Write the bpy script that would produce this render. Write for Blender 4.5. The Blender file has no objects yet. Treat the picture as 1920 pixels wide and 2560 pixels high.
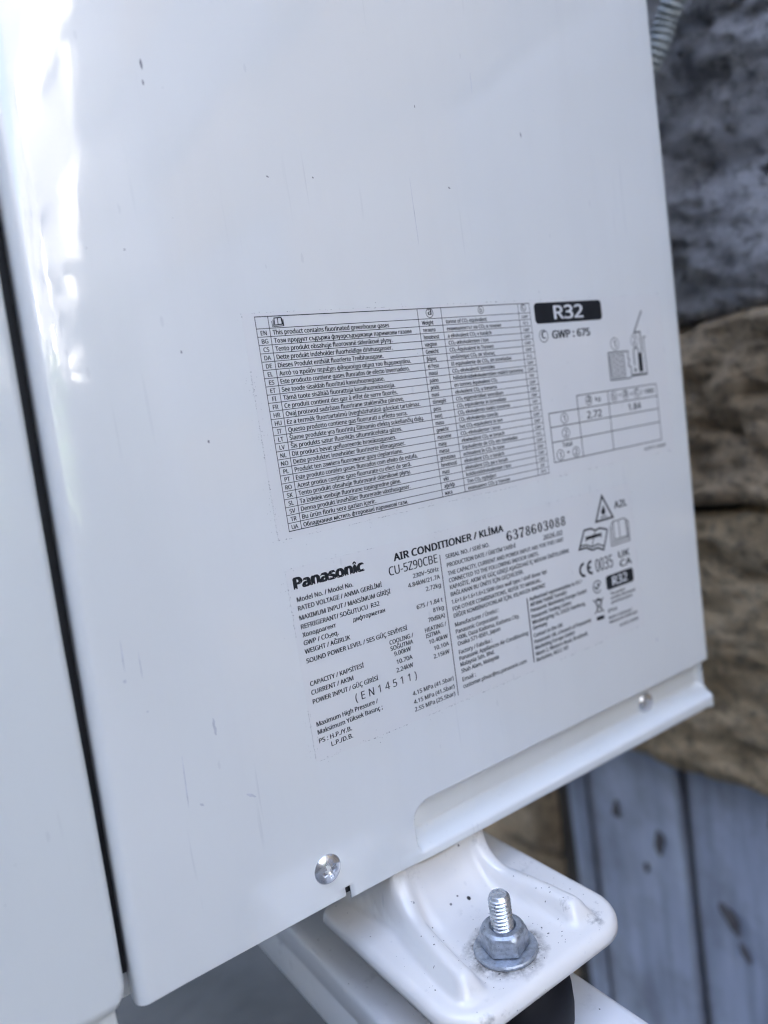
import bpy, bmesh, math, random
from mathutils import Vector, Matrix, noise

C = bpy.context.scene.collection
SC = bpy.context.scene
rnd = random.Random(7)

# ------------------------------------------------------------------ camera
cam = bpy.data.cameras.new('camera')
cam_o = bpy.data.objects.new('camera', cam)
C.objects.link(cam_o)
SC.camera = cam_o
right = Vector((0.81645464, -0.55899598, -0.14465589))
up = Vector((0.18560077, 0.01683905, 0.98248094))
back = Vector((-0.54676702, -0.82899936, 0.11749841))
cam_o.matrix_world = Matrix((
    (right.x, up.x, back.x, -0.125194), (right.y, up.y, back.y, -0.255334),
    (right.z, up.z, back.z, -0.043605), (0, 0, 0, 1)))
cam.sensor_fit = 'VERTICAL'
cam.sensor_height = 24.0
cam.sensor_width = 18.0
cam.lens = 1904.188 / 2560 * 24.0
cam.clip_start = 0.01
cam.clip_end = 500
cam.dof.use_dof = True
cam.dof.focus_distance = 0.295
cam.dof.aperture_fstop = 3.2

# ------------------------------------------------------------------ light
SUN_EL, SUN_AZ = math.radians(41), math.atan2(-0.60, 0.45)      # azimuth from +Y towards +X
w = bpy.data.worlds.new('World')
SC.world = w
w.use_nodes = True
wn = w.node_tree
bg = wn.nodes['Background']
sky = wn.nodes.new('ShaderNodeTexSky')
sky.sky_type = 'NISHITA'
sky.sun_disc = False
sky.sun_elevation = SUN_EL
sky.sun_rotation = SUN_AZ
sky.air_density = 0.8
sky.dust_density = 2.0
sky.ozone_density = 0.4
hs = wn.nodes.new('ShaderNodeHueSaturation')      # a milky, hazy sky
hs.inputs['Saturation'].default_value = 0.98
wn.links.new(sky.outputs[0], hs.inputs['Color'])
wn.links.new(hs.outputs[0], bg.inputs[0])
bg.inputs[1].default_value = 0.05
sun = bpy.data.lights.new('sun', 'SUN')
sun.energy = 5.0
sun.angle = math.radians(0.5)
sun.color = (1.0, 0.95, 0.88)
sun_o = bpy.data.objects.new('sun', sun)
C.objects.link(sun_o)
sd = Vector((math.sin(SUN_AZ) * math.cos(SUN_EL), math.cos(SUN_AZ) * math.cos(SUN_EL), math.sin(SUN_EL)))
sun_o.rotation_euler = sd.to_track_quat('Z', 'Y').to_euler()
SC.view_settings.view_transform = 'Standard'
SC.view_settings.look = 'None'
SC.view_settings.gamma = 1.0
SC.view_settings.exposure = 5.24
SC.cycles.filter_width = 1.1

# ------------------------------------------------------------------ helpers
MM = 0.001


def wloc(o):
    v = Vector((0, 0, 0))
    while o is not None:
        v += o.location
        o = o.parent
    return v


def link(name, me, mat=None, parent=None, smooth=False):
    o = bpy.data.objects.new(name, me)
    C.objects.link(o)
    if mat is not None:
        me.materials.append(mat)
    if smooth:
        for p in me.polygons:
            p.use_smooth = True
    if parent is not None:
        o.parent = parent
    return o


def mesh_mm(name, vs, fs, mat, parent=None, smooth=False):
    """verts in millimetres, world frame; the object's origin is its parent's."""
    off = wloc(parent) if parent is not None else Vector((0, 0, 0))
    me = bpy.data.meshes.new(name)
    me.from_pydata([(x * MM - off.x, y * MM - off.y, z * MM - off.z) for x, y, z in vs], [], fs)
    me.update()
    return link(name, me, mat, parent, smooth)


def bm_mm(name, bm, mat, parent=None, smooth=False, bevel=0.0):
    if bevel:
        bmesh.ops.bevel(bm, geom=bm.edges[:], offset=bevel, segments=2, affect='EDGES', profile=0.6)
    off = wloc(parent) if parent is not None else Vector((0, 0, 0))
    for v in bm.verts:
        v.co = v.co * MM - off
    bmesh.ops.recalc_face_normals(bm, faces=bm.faces[:])
    me = bpy.data.meshes.new(name)
    bm.to_mesh(me)
    bm.free()
    return link(name, me, mat, parent, smooth)


def sharp(o, deg=35):
    me = o.data
    for p in me.polygons:
        p.use_smooth = True
    me.set_sharp_from_angle(angle=math.radians(deg))


def box(x0, x1, y0, y1, z0, z1):
    bm = bmesh.new()
    r = bmesh.ops.create_cube(bm, size=1.0)
    for v in bm.verts:
        v.co = Vector(((x0 + x1) / 2 + v.co.x * (x1 - x0), (y0 + y1) / 2 + v.co.y * (y1 - y0), (z0 + z1) / 2 + v.co.z * (z1 - z0)))
    return bm


def empty(name, loc, label, cat, group=None):
    o = bpy.data.objects.new(name, None)
    C.objects.link(o)
    o.empty_display_size = 0.02
    o.location = [c * MM for c in loc]
    return tag(o, label, cat, group)


def tag(o, label, cat, group=None):
    o['label'] = label
    o['category'] = cat
    if group:
        o['group'] = group
    return o


def ss(t):
    t = max(0.0, min(1.0, t))
    return t * t * (3 - 2 * t)


def lathe(prof, seg=48, cx=0, cy=0):
    """rings (r, z) about a vertical axis; r == 0 closes with a pole."""
    vs, fs, rings = [], [], []
    for r, z in prof:
        if r < 1e-6:
            rings.append([len(vs)] * seg)
            vs.append((cx, cy, z))
        else:
            rings.append(list(range(len(vs), len(vs) + seg)))
            for i in range(seg):
                a = 2 * math.pi * i / seg
                vs.append((cx + r * math.cos(a), cy + r * math.sin(a), z))
    for a, b in zip(rings, rings[1:]):
        for i in range(seg):
            j = (i + 1) % seg
            q = [a[i], a[j], b[j], b[i]]
            q2 = []
            for k in q:
                if k not in q2:
                    q2.append(k)
            if len(q2) > 2:
                fs.append(q2)
    return vs, fs


# ------------------------------------------------------------------ materials
def new_mat(name):
    m = bpy.data.materials.new(name)
    m.use_nodes = True
    nt = m.node_tree
    return m, nt, nt.nodes['Principled BSDF']


class NB:
    """small node builder"""
    def __init__(s, nt):
        s.nt = nt

    def n(s, t, **kw):
        nd = s.nt.nodes.new(t)
        for k, v in kw.items():
            setattr(nd, k, v)
        return nd

    def l(s, a, b):
        s.nt.links.new(a, b)

    def coord(s, scale=(1, 1, 1), which='Object', loc=(0, 0, 0)):
        tc = s.n('ShaderNodeTexCoord')
        mp = s.n('ShaderNodeMapping')
        mp.inputs['Scale'].default_value = scale
        mp.inputs['Location'].default_value = loc
        s.l(tc.outputs[which], mp.inputs[0])
        return mp.outputs[0]

    def noise(s, vec, scale, detail=4, rough=0.55):
        nd = s.n('ShaderNodeTexNoise')
        nd.inputs['Scale'].default_value = scale
        nd.inputs['Detail'].default_value = detail
        nd.inputs['Roughness'].default_value = rough
        if vec is not None:
            s.l(vec, nd.inputs['Vector'])
        return nd.outputs['Fac']

    def ramp(s, fac, *stops):
        nd = s.n('ShaderNodeValToRGB')
        el = nd.color_ramp.elements
        while len(el) < len(stops):
            el.new(0.5)
        for e, (p, c) in zip(el, stops):
            e.position = p
            e.color = (*c, 1) if not isinstance(c, (int, float)) else (c, c, c, 1)
        s.l(fac, nd.inputs[0])
        return nd.outputs[0]

    def mth(s, op, a, b=None):
        nd = s.n('ShaderNodeMath', operation=op)
        for i, v in enumerate((a, b)):
            if v is None:
                continue
            if isinstance(v, (int, float)):
                nd.inputs[i].default_value = v
            else:
                s.l(v, nd.inputs[i])
        return nd.outputs[0]

    def mix(s, fac, a, b):
        nd = s.n('ShaderNodeMix', data_type='RGBA')
        for sock, v in ((nd.inputs[0], fac), (nd.inputs[6], a), (nd.inputs[7], b)):
            if isinstance(v, (int, float)):
                sock.default_value = v
            elif isinstance(v, tuple):
                sock.default_value = (*v, 1)
            else:
                s.l(v, sock)
        return nd.outputs[2]

    def bump(s, h, strength, dist, normal=None):
        nd = s.n('ShaderNodeBump')
        nd.inputs['Strength'].default_value = strength
        nd.inputs['Distance'].default_value = dist
        s.l(h, nd.inputs['Height'])
        if normal is not None:
            s.l(normal, nd.inputs['Normal'])
        return nd.outputs[0]

    def specks(s, vec, scale, radius, keep):
        v = s.n('ShaderNodeTexVoronoi')
        v.inputs['Scale'].default_value = scale
        v.inputs['Randomness'].default_value = 1.0
        # ragged outlines: shift the lookup a little
        nz = s.n('ShaderNodeTexNoise')
        nz.inputs['Scale'].default_value = scale * 5.0
        nz.inputs['Detail'].default_value = 3
        s.l(vec, nz.inputs['Vector'])
        sub = s.n('ShaderNodeVectorMath', operation='SUBTRACT')
        s.l(nz.outputs['Color'], sub.inputs[0])
        sub.inputs[1].default_value = (0.5, 0.5, 0.5)
        sc_ = s.n('ShaderNodeVectorMath', operation='SCALE')
        s.l(sub.outputs[0], sc_.inputs[0])
        sc_.inputs['Scale'].default_value = 0.16 / scale
        ad = s.n('ShaderNodeVectorMath', operation='ADD')
        s.l(vec, ad.inputs[0])
        s.l(sc_.outputs[0], ad.inputs[1])
        s.l(ad.outputs[0], v.inputs['Vector'])
        sep = s.n('ShaderNodeSeparateColor')
        s.l(v.outputs['Color'], sep.inputs[0])
        r = s.mth('MULTIPLY', sep.outputs[1], radius)
        inside = s.mth('LESS_THAN', v.outputs['Distance'], r)
        kept = s.mth('LESS_THAN', sep.outputs[0], keep)
        return s.mth('MULTIPLY', inside, kept)


def painted_steel(name, col, rough=0.32, speck=1.0, grime=0.0, coat=0.7, wave=1.0, ring=None):
    m, nt, p = new_mat(name)
    b = NB(nt)
    v = b.coord()
    c = col
    # faint cloudy dirt, run streaks and fly specks
    cl = b.ramp(b.noise(v, 14, 4), (0.35, 0.0), (0.75, 1.0))
    c = b.mix(b.mth('MULTIPLY', cl, 0.10), c, tuple(k * 0.78 for k in col))
    rn = b.ramp(b.noise(b.coord((45, 45, 5), loc=(0.2, 0.7, 0.1)), 1.0, 5), (0.48, 0.0), (0.72, 1.0))
    c = b.mix(b.mth('MULTIPLY', rn, 0.08), c, tuple(k * 0.70 for k in col))
    st = b.noise(b.coord((330, 330, 9)), 1.0, 3)
    stm = b.noise(v, 22, 2)
    stf = b.mth('MULTIPLY', b.ramp(st, (0.66, 0.0), (0.76, 1.0)), b.ramp(stm, (0.5, 0.0), (0.62, 1.0)))
    c = b.mix(b.mth('MULTIPLY', stf, 0.30), c, (0.30, 0.32, 0.37))
    # vertical scuffs
    sv = b.specks(b.coord((260, 260, 90)), 1.0, 0.20, 0.05 * speck)
    c = b.mix(b.mth('MULTIPLY', sv, 0.10), c, (0.18, 0.20, 0.25))
    sp = b.specks(v, 210, 0.085 * max(1.0, speck) ** 0.5, 0.24 * speck)
    c = b.mix(b.mth('MULTIPLY', sp, 0.85), c, (0.04, 0.04, 0.045))
    sp2 = b.specks(b.coord(loc=(0.3, 0.1, 0.2)), 75, 0.075, 0.22 * speck)
    c = b.mix(b.mth('MULTIPLY', sp2, 0.6), c, (0.08, 0.08, 0.10))
    if grime:
        g = b.ramp(b.noise(v, 95, 6, 0.7), (0.58, 0.0), (0.72, 1.0))
        g = b.mth('MULTIPLY', g, b.ramp(b.noise(v, 26, 2), (0.45, 0.0), (0.6, 1.0)))
        c = b.mix(b.mth('MULTIPLY', g, grime), c, (0.10, 0.10, 0.10))
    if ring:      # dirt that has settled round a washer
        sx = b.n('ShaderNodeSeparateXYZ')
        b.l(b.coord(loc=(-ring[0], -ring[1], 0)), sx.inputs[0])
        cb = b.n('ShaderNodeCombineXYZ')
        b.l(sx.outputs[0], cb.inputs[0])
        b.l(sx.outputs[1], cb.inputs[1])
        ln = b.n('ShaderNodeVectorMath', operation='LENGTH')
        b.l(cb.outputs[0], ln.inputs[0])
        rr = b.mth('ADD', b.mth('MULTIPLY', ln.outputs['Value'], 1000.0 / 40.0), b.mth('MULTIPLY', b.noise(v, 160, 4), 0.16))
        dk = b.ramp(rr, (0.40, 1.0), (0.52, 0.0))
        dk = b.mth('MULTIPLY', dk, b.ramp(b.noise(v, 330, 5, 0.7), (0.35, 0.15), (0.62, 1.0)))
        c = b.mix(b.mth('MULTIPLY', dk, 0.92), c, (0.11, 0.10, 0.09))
    b.l(c, p.inputs['Base Color'])
    p.inputs['Roughness'].default_value = rough
    p.inputs['Coat Weight'].default_value = coat
    p.inputs['Coat Roughness'].default_value = 0.04
    p.inputs['Coat IOR'].default_value = 1.7
    h = b.mth('ADD', b.mth('ADD', b.mth('MULTIPLY', b.noise(v, 10, 2), 1.0), b.mth('MULTIPLY', b.noise(v, 480, 2), 0.007)), b.mth('MULTIPLY', b.noise(b.coord((160, 160, 45)), 1.0, 2), 0.05))
    nrm = b.bump(h, 0.30, 0.0012 * wave)
    b.l(nrm, p.inputs['Normal'])
    b.l(nrm, p.inputs['Coat Normal'])
    return m


def simple(name, col, rough=0.5, metal=0.0):
    m, nt, p = new_mat(name)
    b = NB(nt)
    v = b.coord()
    n_ = b.ramp(b.noise(v, 180, 5), (0.3, tuple(k * 0.8 for k in col)), (0.7, tuple(min(1, k * 1.15) for k in col)))
    b.l(n_, p.inputs['Base Color'])
    p.inputs['Roughness'].default_value = rough
    p.inputs['Metallic'].default_value = metal
    return m


def zinc(name, col, rough, mottled=1.0):
    m, nt, p = new_mat(name)
    b = NB(nt)
    v = b.coord()
    a = b.noise(v, 420, 6, 0.65)
    c = b.ramp(a, (0.35, tuple(k * 0.70 for k in col)), (0.52, col), (0.75, tuple(min(1, k * 1.25) for k in col)))
    d = b.specks(v, 700, 0.22, 0.25 * mottled)
    c = b.mix(b.mth('MULTIPLY', d, 0.6), c, (0.16, 0.16, 0.17))
    b.l(c, p.inputs['Base Color'])
    p.inputs['Metallic'].default_value = 0.85
    r = b.ramp(b.noise(v, 260, 4), (0.3, rough * 0.8), (0.7, min(1, rough * 1.35)))
    b.l(r, p.inputs['Roughness'])
    b.l(b.bump(a, 0.25 * mottled, 0.0003), p.inputs['Normal'])
    return m


M = {}
M['panel'] = painted_steel('cream_painted_steel', (0.772, 0.79, 0.785), coat=1.0, speck=0.55)
M['cover'] = painted_steel('grey_white_plastic', (0.70, 0.725, 0.72), rough=0.42, speck=0.5, coat=0.35)
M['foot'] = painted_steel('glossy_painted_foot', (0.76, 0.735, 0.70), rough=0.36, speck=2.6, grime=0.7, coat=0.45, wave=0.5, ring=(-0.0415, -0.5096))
M['beam'] = painted_steel('white_powder_coat', (0.78, 0.785, 0.80), rough=0.45, speck=1.4, grime=0.35, coat=0.3, wave=0.4)
M['film'] = painted_steel('white_label_film', (0.765, 0.772, 0.77), rough=0.36, speck=1.6, coat=0.9)
M['ink'] = simple('black_ink', (0.012, 0.014, 0.018), 0.6)
M['paper'] = simple('white_print', (0.72, 0.73, 0.75), 0.5)
M['dark'] = simple('dark_gap_shade_and_grit', (0.02, 0.021, 0.024), 0.7)  # near-black: gap and slot shade as colour, also grit and foot spot
M['rubber'] = simple('black_rubber', (0.006, 0.006, 0.008), 0.55)
M['rubber'].node_tree.nodes['Principled BSDF'].inputs['Specular IOR Level'].default_value = 0.2
M['ink'].node_tree.nodes['Principled BSDF'].inputs['Specular IOR Level'].default_value = 0.25
M['screw'] = zinc('bright_zinc_screw', (0.80, 0.81, 0.84), 0.20, 0.15)
M['bolt'] = zinc('zinc_plated_bolt', (0.62, 0.66, 0.72), 0.26, 0.6)
M['nut'] = zinc('dull_galvanised_nut', (0.44, 0.48, 0.54), 0.42, 1.4)
M['conduit'] = simple('grey_conduit_plastic', (0.36, 0.40, 0.41), 0.45)
M['plaster'] = simple('pale_plaster', (0.62, 0.60, 0.56), 0.9)
M['fin'] = simple('grey_aluminium_fins', (0.25, 0.26, 0.27), 0.5)
M['side_block'] = simple('dark_brown_render', (0.07, 0.06, 0.05), 0.9)
M['grime'] = simple('grey_grime', (0.20, 0.205, 0.225), 0.8)
M['scuff'] = simple('pale_grey_scuff', (0.57, 0.59, 0.63), 0.6)
M['slate'] = simple('dark_blocker_grey', (0.030, 0.034, 0.042), 0.6)
M['leaf'] = simple('green_leaves', (0.035, 0.06, 0.022), 0.6)
M['twig'] = simple('brown_twigs', (0.09, 0.06, 0.04), 0.8)

# ------------------------------------------------------------------ label print, millimetres on the panel (x, z)
ROWS = [
('EN', 'This product contains fluorinated greenhouse gases', 58.69, 'Weight', 'tonne of CO₂ equivalent', 111.78, 'GWP'),
('BG', 'Този продукт съдържа флуорсъдържащи парникови газове', 69.61, 'теглото', 'еквивалентът на CO₂ в тонове', 119.96, 'ПГЗ'),
('CS', 'Tento produkt obsahuje fluorované skleníkové plyny.', 59.23, 'hmotnost', 'a ekvivalent CO₂ v tunách', 113.58, 'GWP'),
('DA', 'Dette produkt indeholder fluorholdige drivhusgasser.', 58.71, 'vægten', 'CO₂-ækvivalenten i ton', 111.27, 'GWP'),
('DE', 'Dieses Produkt enthält fluorierte Treibhausgase.', 53.7, 'Gewicht', 'CO₂-Äquivalent in Tonnen', 113.83, 'GWP'),
('EL', 'Αυτό το προϊόν περιέχει φθοριούχα αέρια του θερμοκηπίου.', 67.02, 'βάρος', 'ισοδύναμο CO₂ σε τόνους', 114.06, 'GWP'),
('ES', 'Este producto contiene gases fluorados de efecto invernadero.', 65.86, 'el Peso', 'El equivalente de CO₂, en toneladas', 123.73, 'PCG'),
('ET', 'See toode sisaldab fluoritud kasvuhoonegaase.', 52.71, 'massi', 'CO₂-ekvivalenti tonnides', 113.0, 'GWP'),
('FI', 'Tämä tuote sisältää fluorattuja kasvihuonekaasuja.', 57.4, 'paino', 'hiilidioksidiekvivalenttien määrä tonneina', 130.02, 'GWP'),
('FR', 'Ce produit contient des gaz à effet de serre fluorés.', 58.11, 'poids', 'en tonnes équivalent CO₂', 113.46, 'PRP'),
('HR', 'Ovaj proizvod sadržava fluorirane stakleničke plinove,', 60.81, 'masi', 'ekvivalent CO₂ u tonama', 112.67, 'GWP'),
('HU', 'Ez a termék fluortartalmú üvegházhatású gázokat tartalmaz.', 68.79, 'tömegét', 'CO₂-egyenértéket tonnában', 116.06, 'GWP'),
('IT', 'Questo prodotto contiene gas fluorurati a effetto serra.', 61.61, 'peso', 'CO₂ equivalente in tonnellate', 117.37, 'GWP'),
('LT', 'Šiame produkte yra fluorintų šiltnamio efektą sukeliančių dujų.', 69.57, 'svorį', 'CO₂ ekvivalento kiekis tonomis', 119.27, 'VAP'),
('LV', 'Šis produkts satur fluorētās siltumnīcefekta gāzes.', 57.81, 'masu', 'CO₂ ekvivalentu tonnās', 111.42, 'GSP'),
('NL', 'Dit product bevat gefluoreerde broeikasgassen.', 54.16, 'gewicht', 'het CO₂-equivalent in ton', 113.51, 'GWP'),
('NO', 'Dette produktet inneholder fluorinerte klimagasser.', 58.31, 'massene', 'CO₂-ekvivalenter i tonn', 111.61, 'GWP'),
('PL', 'Produkt ten zawiera fluorowane gazy cieplarniane.', 56.57, 'masy', 'ekwiwalent CO₂ w tonach', 113.72, 'GWP'),
('PT', 'Este produto contém gases fluorados com efeito de estufa.', 63.67, 'massa', 'Equivalente de CO₂ em toneladas', 121.44, 'PAG'),
('RO', 'Acest produs conține gaze fluorurate cu efect de seră.', 59.88, 'greutatea', 'echivalent în CO₂ în tone', 112.66, 'GWP'),
('SK', 'Tento produkt obsahuje fluórované skleníkové plyny.', 59.09, 'hmotnosti', 'ekvivalent CO₂ v tonách', 112.0, 'GWP'),
('SL', 'Ta izdelek vsebuje fluorirane toplogredne pline.', 53.48, 'masi', 'ekvivalent CO₂ pa v tonah', 113.67, 'GWP'),
('SV', 'Denna produkt innehåller fluorerade växthusgaser.', 57.87, 'vikt', 'koldioxidekvivalenten i ton', 115.16, 'GWP'),
('TR', 'Bu ürün florlu sera gazları içerir.', 40.07, 'ağırlığı', 'Ton CO₂ eşdeğeri', 105.42, 'KIP'),
('UA', 'Обладнання містить фторовані парникові гази.', 55.59, 'маса', 'еквівалент CO₂ у тоннах', 113.62, 'ПГП'),
]
LINES = [
('Panasonic', -1.47, 29.48, -100.79, 4.1, 'B'),
('Model No. / Model No.', -1.43, 23.64, -105.93, 1.78, 'n'),
('RATED VOLTAGE / ANMA GERİLİMİ', -1.54, 36.88, -109.3, 1.78, 'n'),
('MAXIMUM INPUT / MAKSİMUM GİRİŞİ', -1.57, 40.52, -112.99, 1.78, 'n'),
('REFRIGERANT/ SOĞUTUCU  R32', -1.55, 34.44, -116.47, 1.78, 'n'),
('Хоподоагент', -1.45, 13.29, -119.66, 1.78, 'n'),
('дифторметан', 21.26, 36.62, -119.78, 1.78, 'n'),
('GWP / CO₂eq.', -1.51, 13.89, -122.85, 1.78, 'n'),
('WEIGHT / AĞIRLIK', -1.62, 18.73, -126.18, 1.78, 'n'),
('SOUND POWER LEVEL / SES GÜÇ SEVİYESİ', -1.6, 46.09, -129.89, 1.78, 'n'),
('COOLING /', 36.56, 48.58, -133.72, 1.78, 'n'),
('SOĞUTMA', 36.62, 48.0, -136.32, 1.78, 'n'),
('9.00kW', 37.96, 46.44, -138.95, 1.78, 'n'),
('10.70A', 38.62, 46.6, -142.54, 1.78, 'n'),
('2.24kW', 37.9, 46.43, -145.92, 1.78, 'n'),
('HEATING /', 54.97, 66.39, -133.71, 1.78, 'n'),
('ISITMA', 54.96, 62.62, -136.24, 1.78, 'n'),
('10.40kW', 56.19, 66.29, -139.12, 1.78, 'n'),
('10.10A', 58.3, 66.34, -142.47, 1.78, 'n'),
('2.15kW', 57.51, 66.07, -145.89, 1.78, 'n'),
('CAPACITY / KAPSİTESİ', -1.62, 22.85, -138.96, 1.78, 'n'),
('CURRENT / AKIM', -1.69, 17.28, -142.44, 1.78, 'n'),
('POWER INPUT / GÜÇ GİRİSİ', -1.7, 28.61, -146.05, 1.78, 'n'),
('(EN14511)', 16.93, 47.41, -151.43, 3.3, 'n'),
('Maximum High Pressure /', -1.68, 26.86, -155.16, 1.78, 'n'),
('Maksimum Yüksek Basınç ;', -1.73, 28.57, -158.36, 1.78, 'n'),
('PS : H.P./Y.B.', -1.75, 13.13, -161.85, 1.78, 'n'),
('L.P./D.B.', 3.28, 13.14, -164.88, 1.78, 'n'),
('4.15 MPa (41.5bar)', 44.14, 66.22, -158.01, 1.78, 'n'),
('4.15 MPa (41.5bar)', 44.11, 66.11, -161.65, 1.78, 'n'),
('2.55 MPa (25.5bar)', 44.09, 65.98, -164.93, 1.78, 'n'),
('CU-5Z90CBE', 41.29, 66.47, -105.93, 3.6, 'n'),
('230V~50Hz', 52.78, 66.33, -109.62, 1.78, 'n'),
('4.84kW/21.7A', 49.66, 66.49, -113.0, 1.78, 'n'),
('2.72kg', 58.4, 66.38, -116.6, 1.78, 'n'),
('675 / 1.84 t', 52.43, 66.23, -122.93, 1.78, 'n'),
('81kg', 60.6, 66.29, -126.36, 1.78, 'n'),
('70dB(A)', 57.37, 66.3, -129.88, 1.78, 'n'),
('AIR CONDITIONER / KLİMA', 44.58, 105.61, -100.49, 3.0, 'b'),
('SERIAL NO. / SERİ NO.', 71.11, 96.17, -105.43, 1.78, 'n'),
('PRODUCTION DATE / ÜRETİM TARİHİ', 71.19, 111.81, -109.21, 1.78, 'n'),
('THE CAPACITY, CURRENT AND POWER INPUT ARE FOR THIS UNIT', 71.08, 143.09, -112.86, 1.78, 'n'),
('CONNECTED TO THE FOLLOWING INDOOR UNITS.', 71.16, 125.67, -115.96, 1.78, 'n'),
('KAPASİTE, AKIM VE GÜÇ GİRİŞİ AŞAĞIDAKİ İÇ MEKAN ÜNİTELERİNE', 71.19, 145.91, -119.0, 1.78, 'n'),
('BAĞLANAN BU ÜNİTE İÇİN GEÇERLİDİR.', 71.1, 114.6, -122.1, 1.78, 'n'),
('1.6+1.6+1.6+1.6+2.5kW class wall type / sinif duvar tipi', 71.05, 129.31, -125.47, 1.78, 'n'),
('FOR OTHER COMBINATIONS, REFER TO MANUAL.', 71.03, 125.23, -128.65, 1.78, 'n'),
('DİĞER KOMBİNASYONLAR İÇİN, KILAVUZA BAKINIZ', 71.13, 127.31, -131.64, 1.78, 'n'),
('6378603088', 106.9, 146.27, -105.58, 4.6, 'n'),
('2026.02', 129.9, 142.9, -109.59, 2.1, 'n'),
('Manufacturer / Üretici :', 71.13, 96.78, -135.68, 1.78, 'n'),
('Panasonic Corporation', 71.06, 95.65, -138.76, 1.78, 'n'),
('1006, Oaza Kadoma, Kadoma City,', 71.19, 108.54, -141.56, 1.78, 'n'),
('Osaka 571-8501, Japan', 71.16, 96.15, -144.27, 1.78, 'n'),
('Factory / Fabrika :', 71.2, 90.52, -148.06, 1.78, 'n'),
('Panasonic Appliances Air-Conditioning', 71.0, 112.7, -150.89, 1.78, 'n'),
('Malaysia Sdn. Bhd.', 71.1, 91.01, -153.6, 1.78, 'n'),
('Shah Alam, Malaysia', 71.09, 93.13, -156.56, 1.78, 'n'),
('Email :', 71.03, 78.53, -160.38, 1.78, 'n'),
('customer.phvac@eu.panasonic.com', 71.04, 109.52, -163.5, 1.78, 'n'),
('Authorized representative in EU /', 116.21, 152.23, -135.8, 1.78, 'n'),
("AB'deki Yetkili Temsilci", 116.26, 140.9, -138.52, 1.78, 'n'),
('Panasonic Marketing Europe GmbH', 116.3, 154.68, -141.27, 1.78, 'n'),
('Panasonic Testing Centre', 116.26, 143.15, -144.23, 1.78, 'n'),
('Winsbergring 15, 22525 Hamburg,', 116.2, 152.94, -147.08, 1.78, 'n'),
('Germany', 116.25, 125.62, -149.77, 1.78, 'n'),
('Contact in the UK:', 116.14, 135.82, -153.34, 1.78, 'n'),
('Panasonic UK, a branch of Panasonic', 116.1, 155.85, -156.4, 1.78, 'n'),
('Marketing Europe GmbH', 116.1, 143.01, -159.28, 1.78, 'n'),
('Maxis 2, Western Road, Bracknell,', 116.14, 152.17, -162.24, 1.78, 'n'),
('Berkshire, RG12 1RT', 116.05, 137.87, -165.19, 1.78, 'n'),
('This product', 171.99, 183.19, -147.06, 1.4, 'n'),
('contains fluorinated', 172.0, 191.0, -149.3, 1.4, 'n'),
('greenhouse gases', 172.03, 188.43, -151.54, 1.4, 'n'),
('IPX4', 168.72, 175.64, -155.51, 1.7, 'n'),
('Made in Malaysia /', 168.94, 187.4, -158.87, 1.4, 'n'),
("Malezya'da üretilmiştir", 169.09, 191.19, -161.18, 1.4, 'n'),
('ACXF55-04090', 176.4, 191.22, -164.78, 1.4, 'n'),
('R32s', 174.64, 186.08, -142.47, 4.4, 'n'),
('ACXF71-04080', 210.53, 228.76, -78.6, 1.45, 'n'),
('2.72', 169.79, 180.41, -56.93, 3.4, 'n'),
('1.84', 201.5, 211.43, -56.46, 3.2, 'n'),
('Total', 150.14, 156.8, -68.4, 2.1, 'n'),
('kg',177.09,180.7,-49.06,1.9,'n'),
('/',212.71,214.0,-49.64,2.6,'n'),
('1000', 215.77, 223.23, -49.34, 2.3, 'n'),
('R32B', 154.75, 174.96, -7.85, 6.1, 'n'),
('GWP : 675', 152.07, 178.36, -16.82, 3.5, 'n'),
('A2L',182.23,191.86,-104.27,3.5,'n'),
('0035', 163.41, 176.3, -133.14, 6.4, 'n'),
('UK',181.32,189.91,-129.81,3.3,'n'),
('CA',181.77,190.87,-134.52,3.3,'n'),
]
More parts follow.
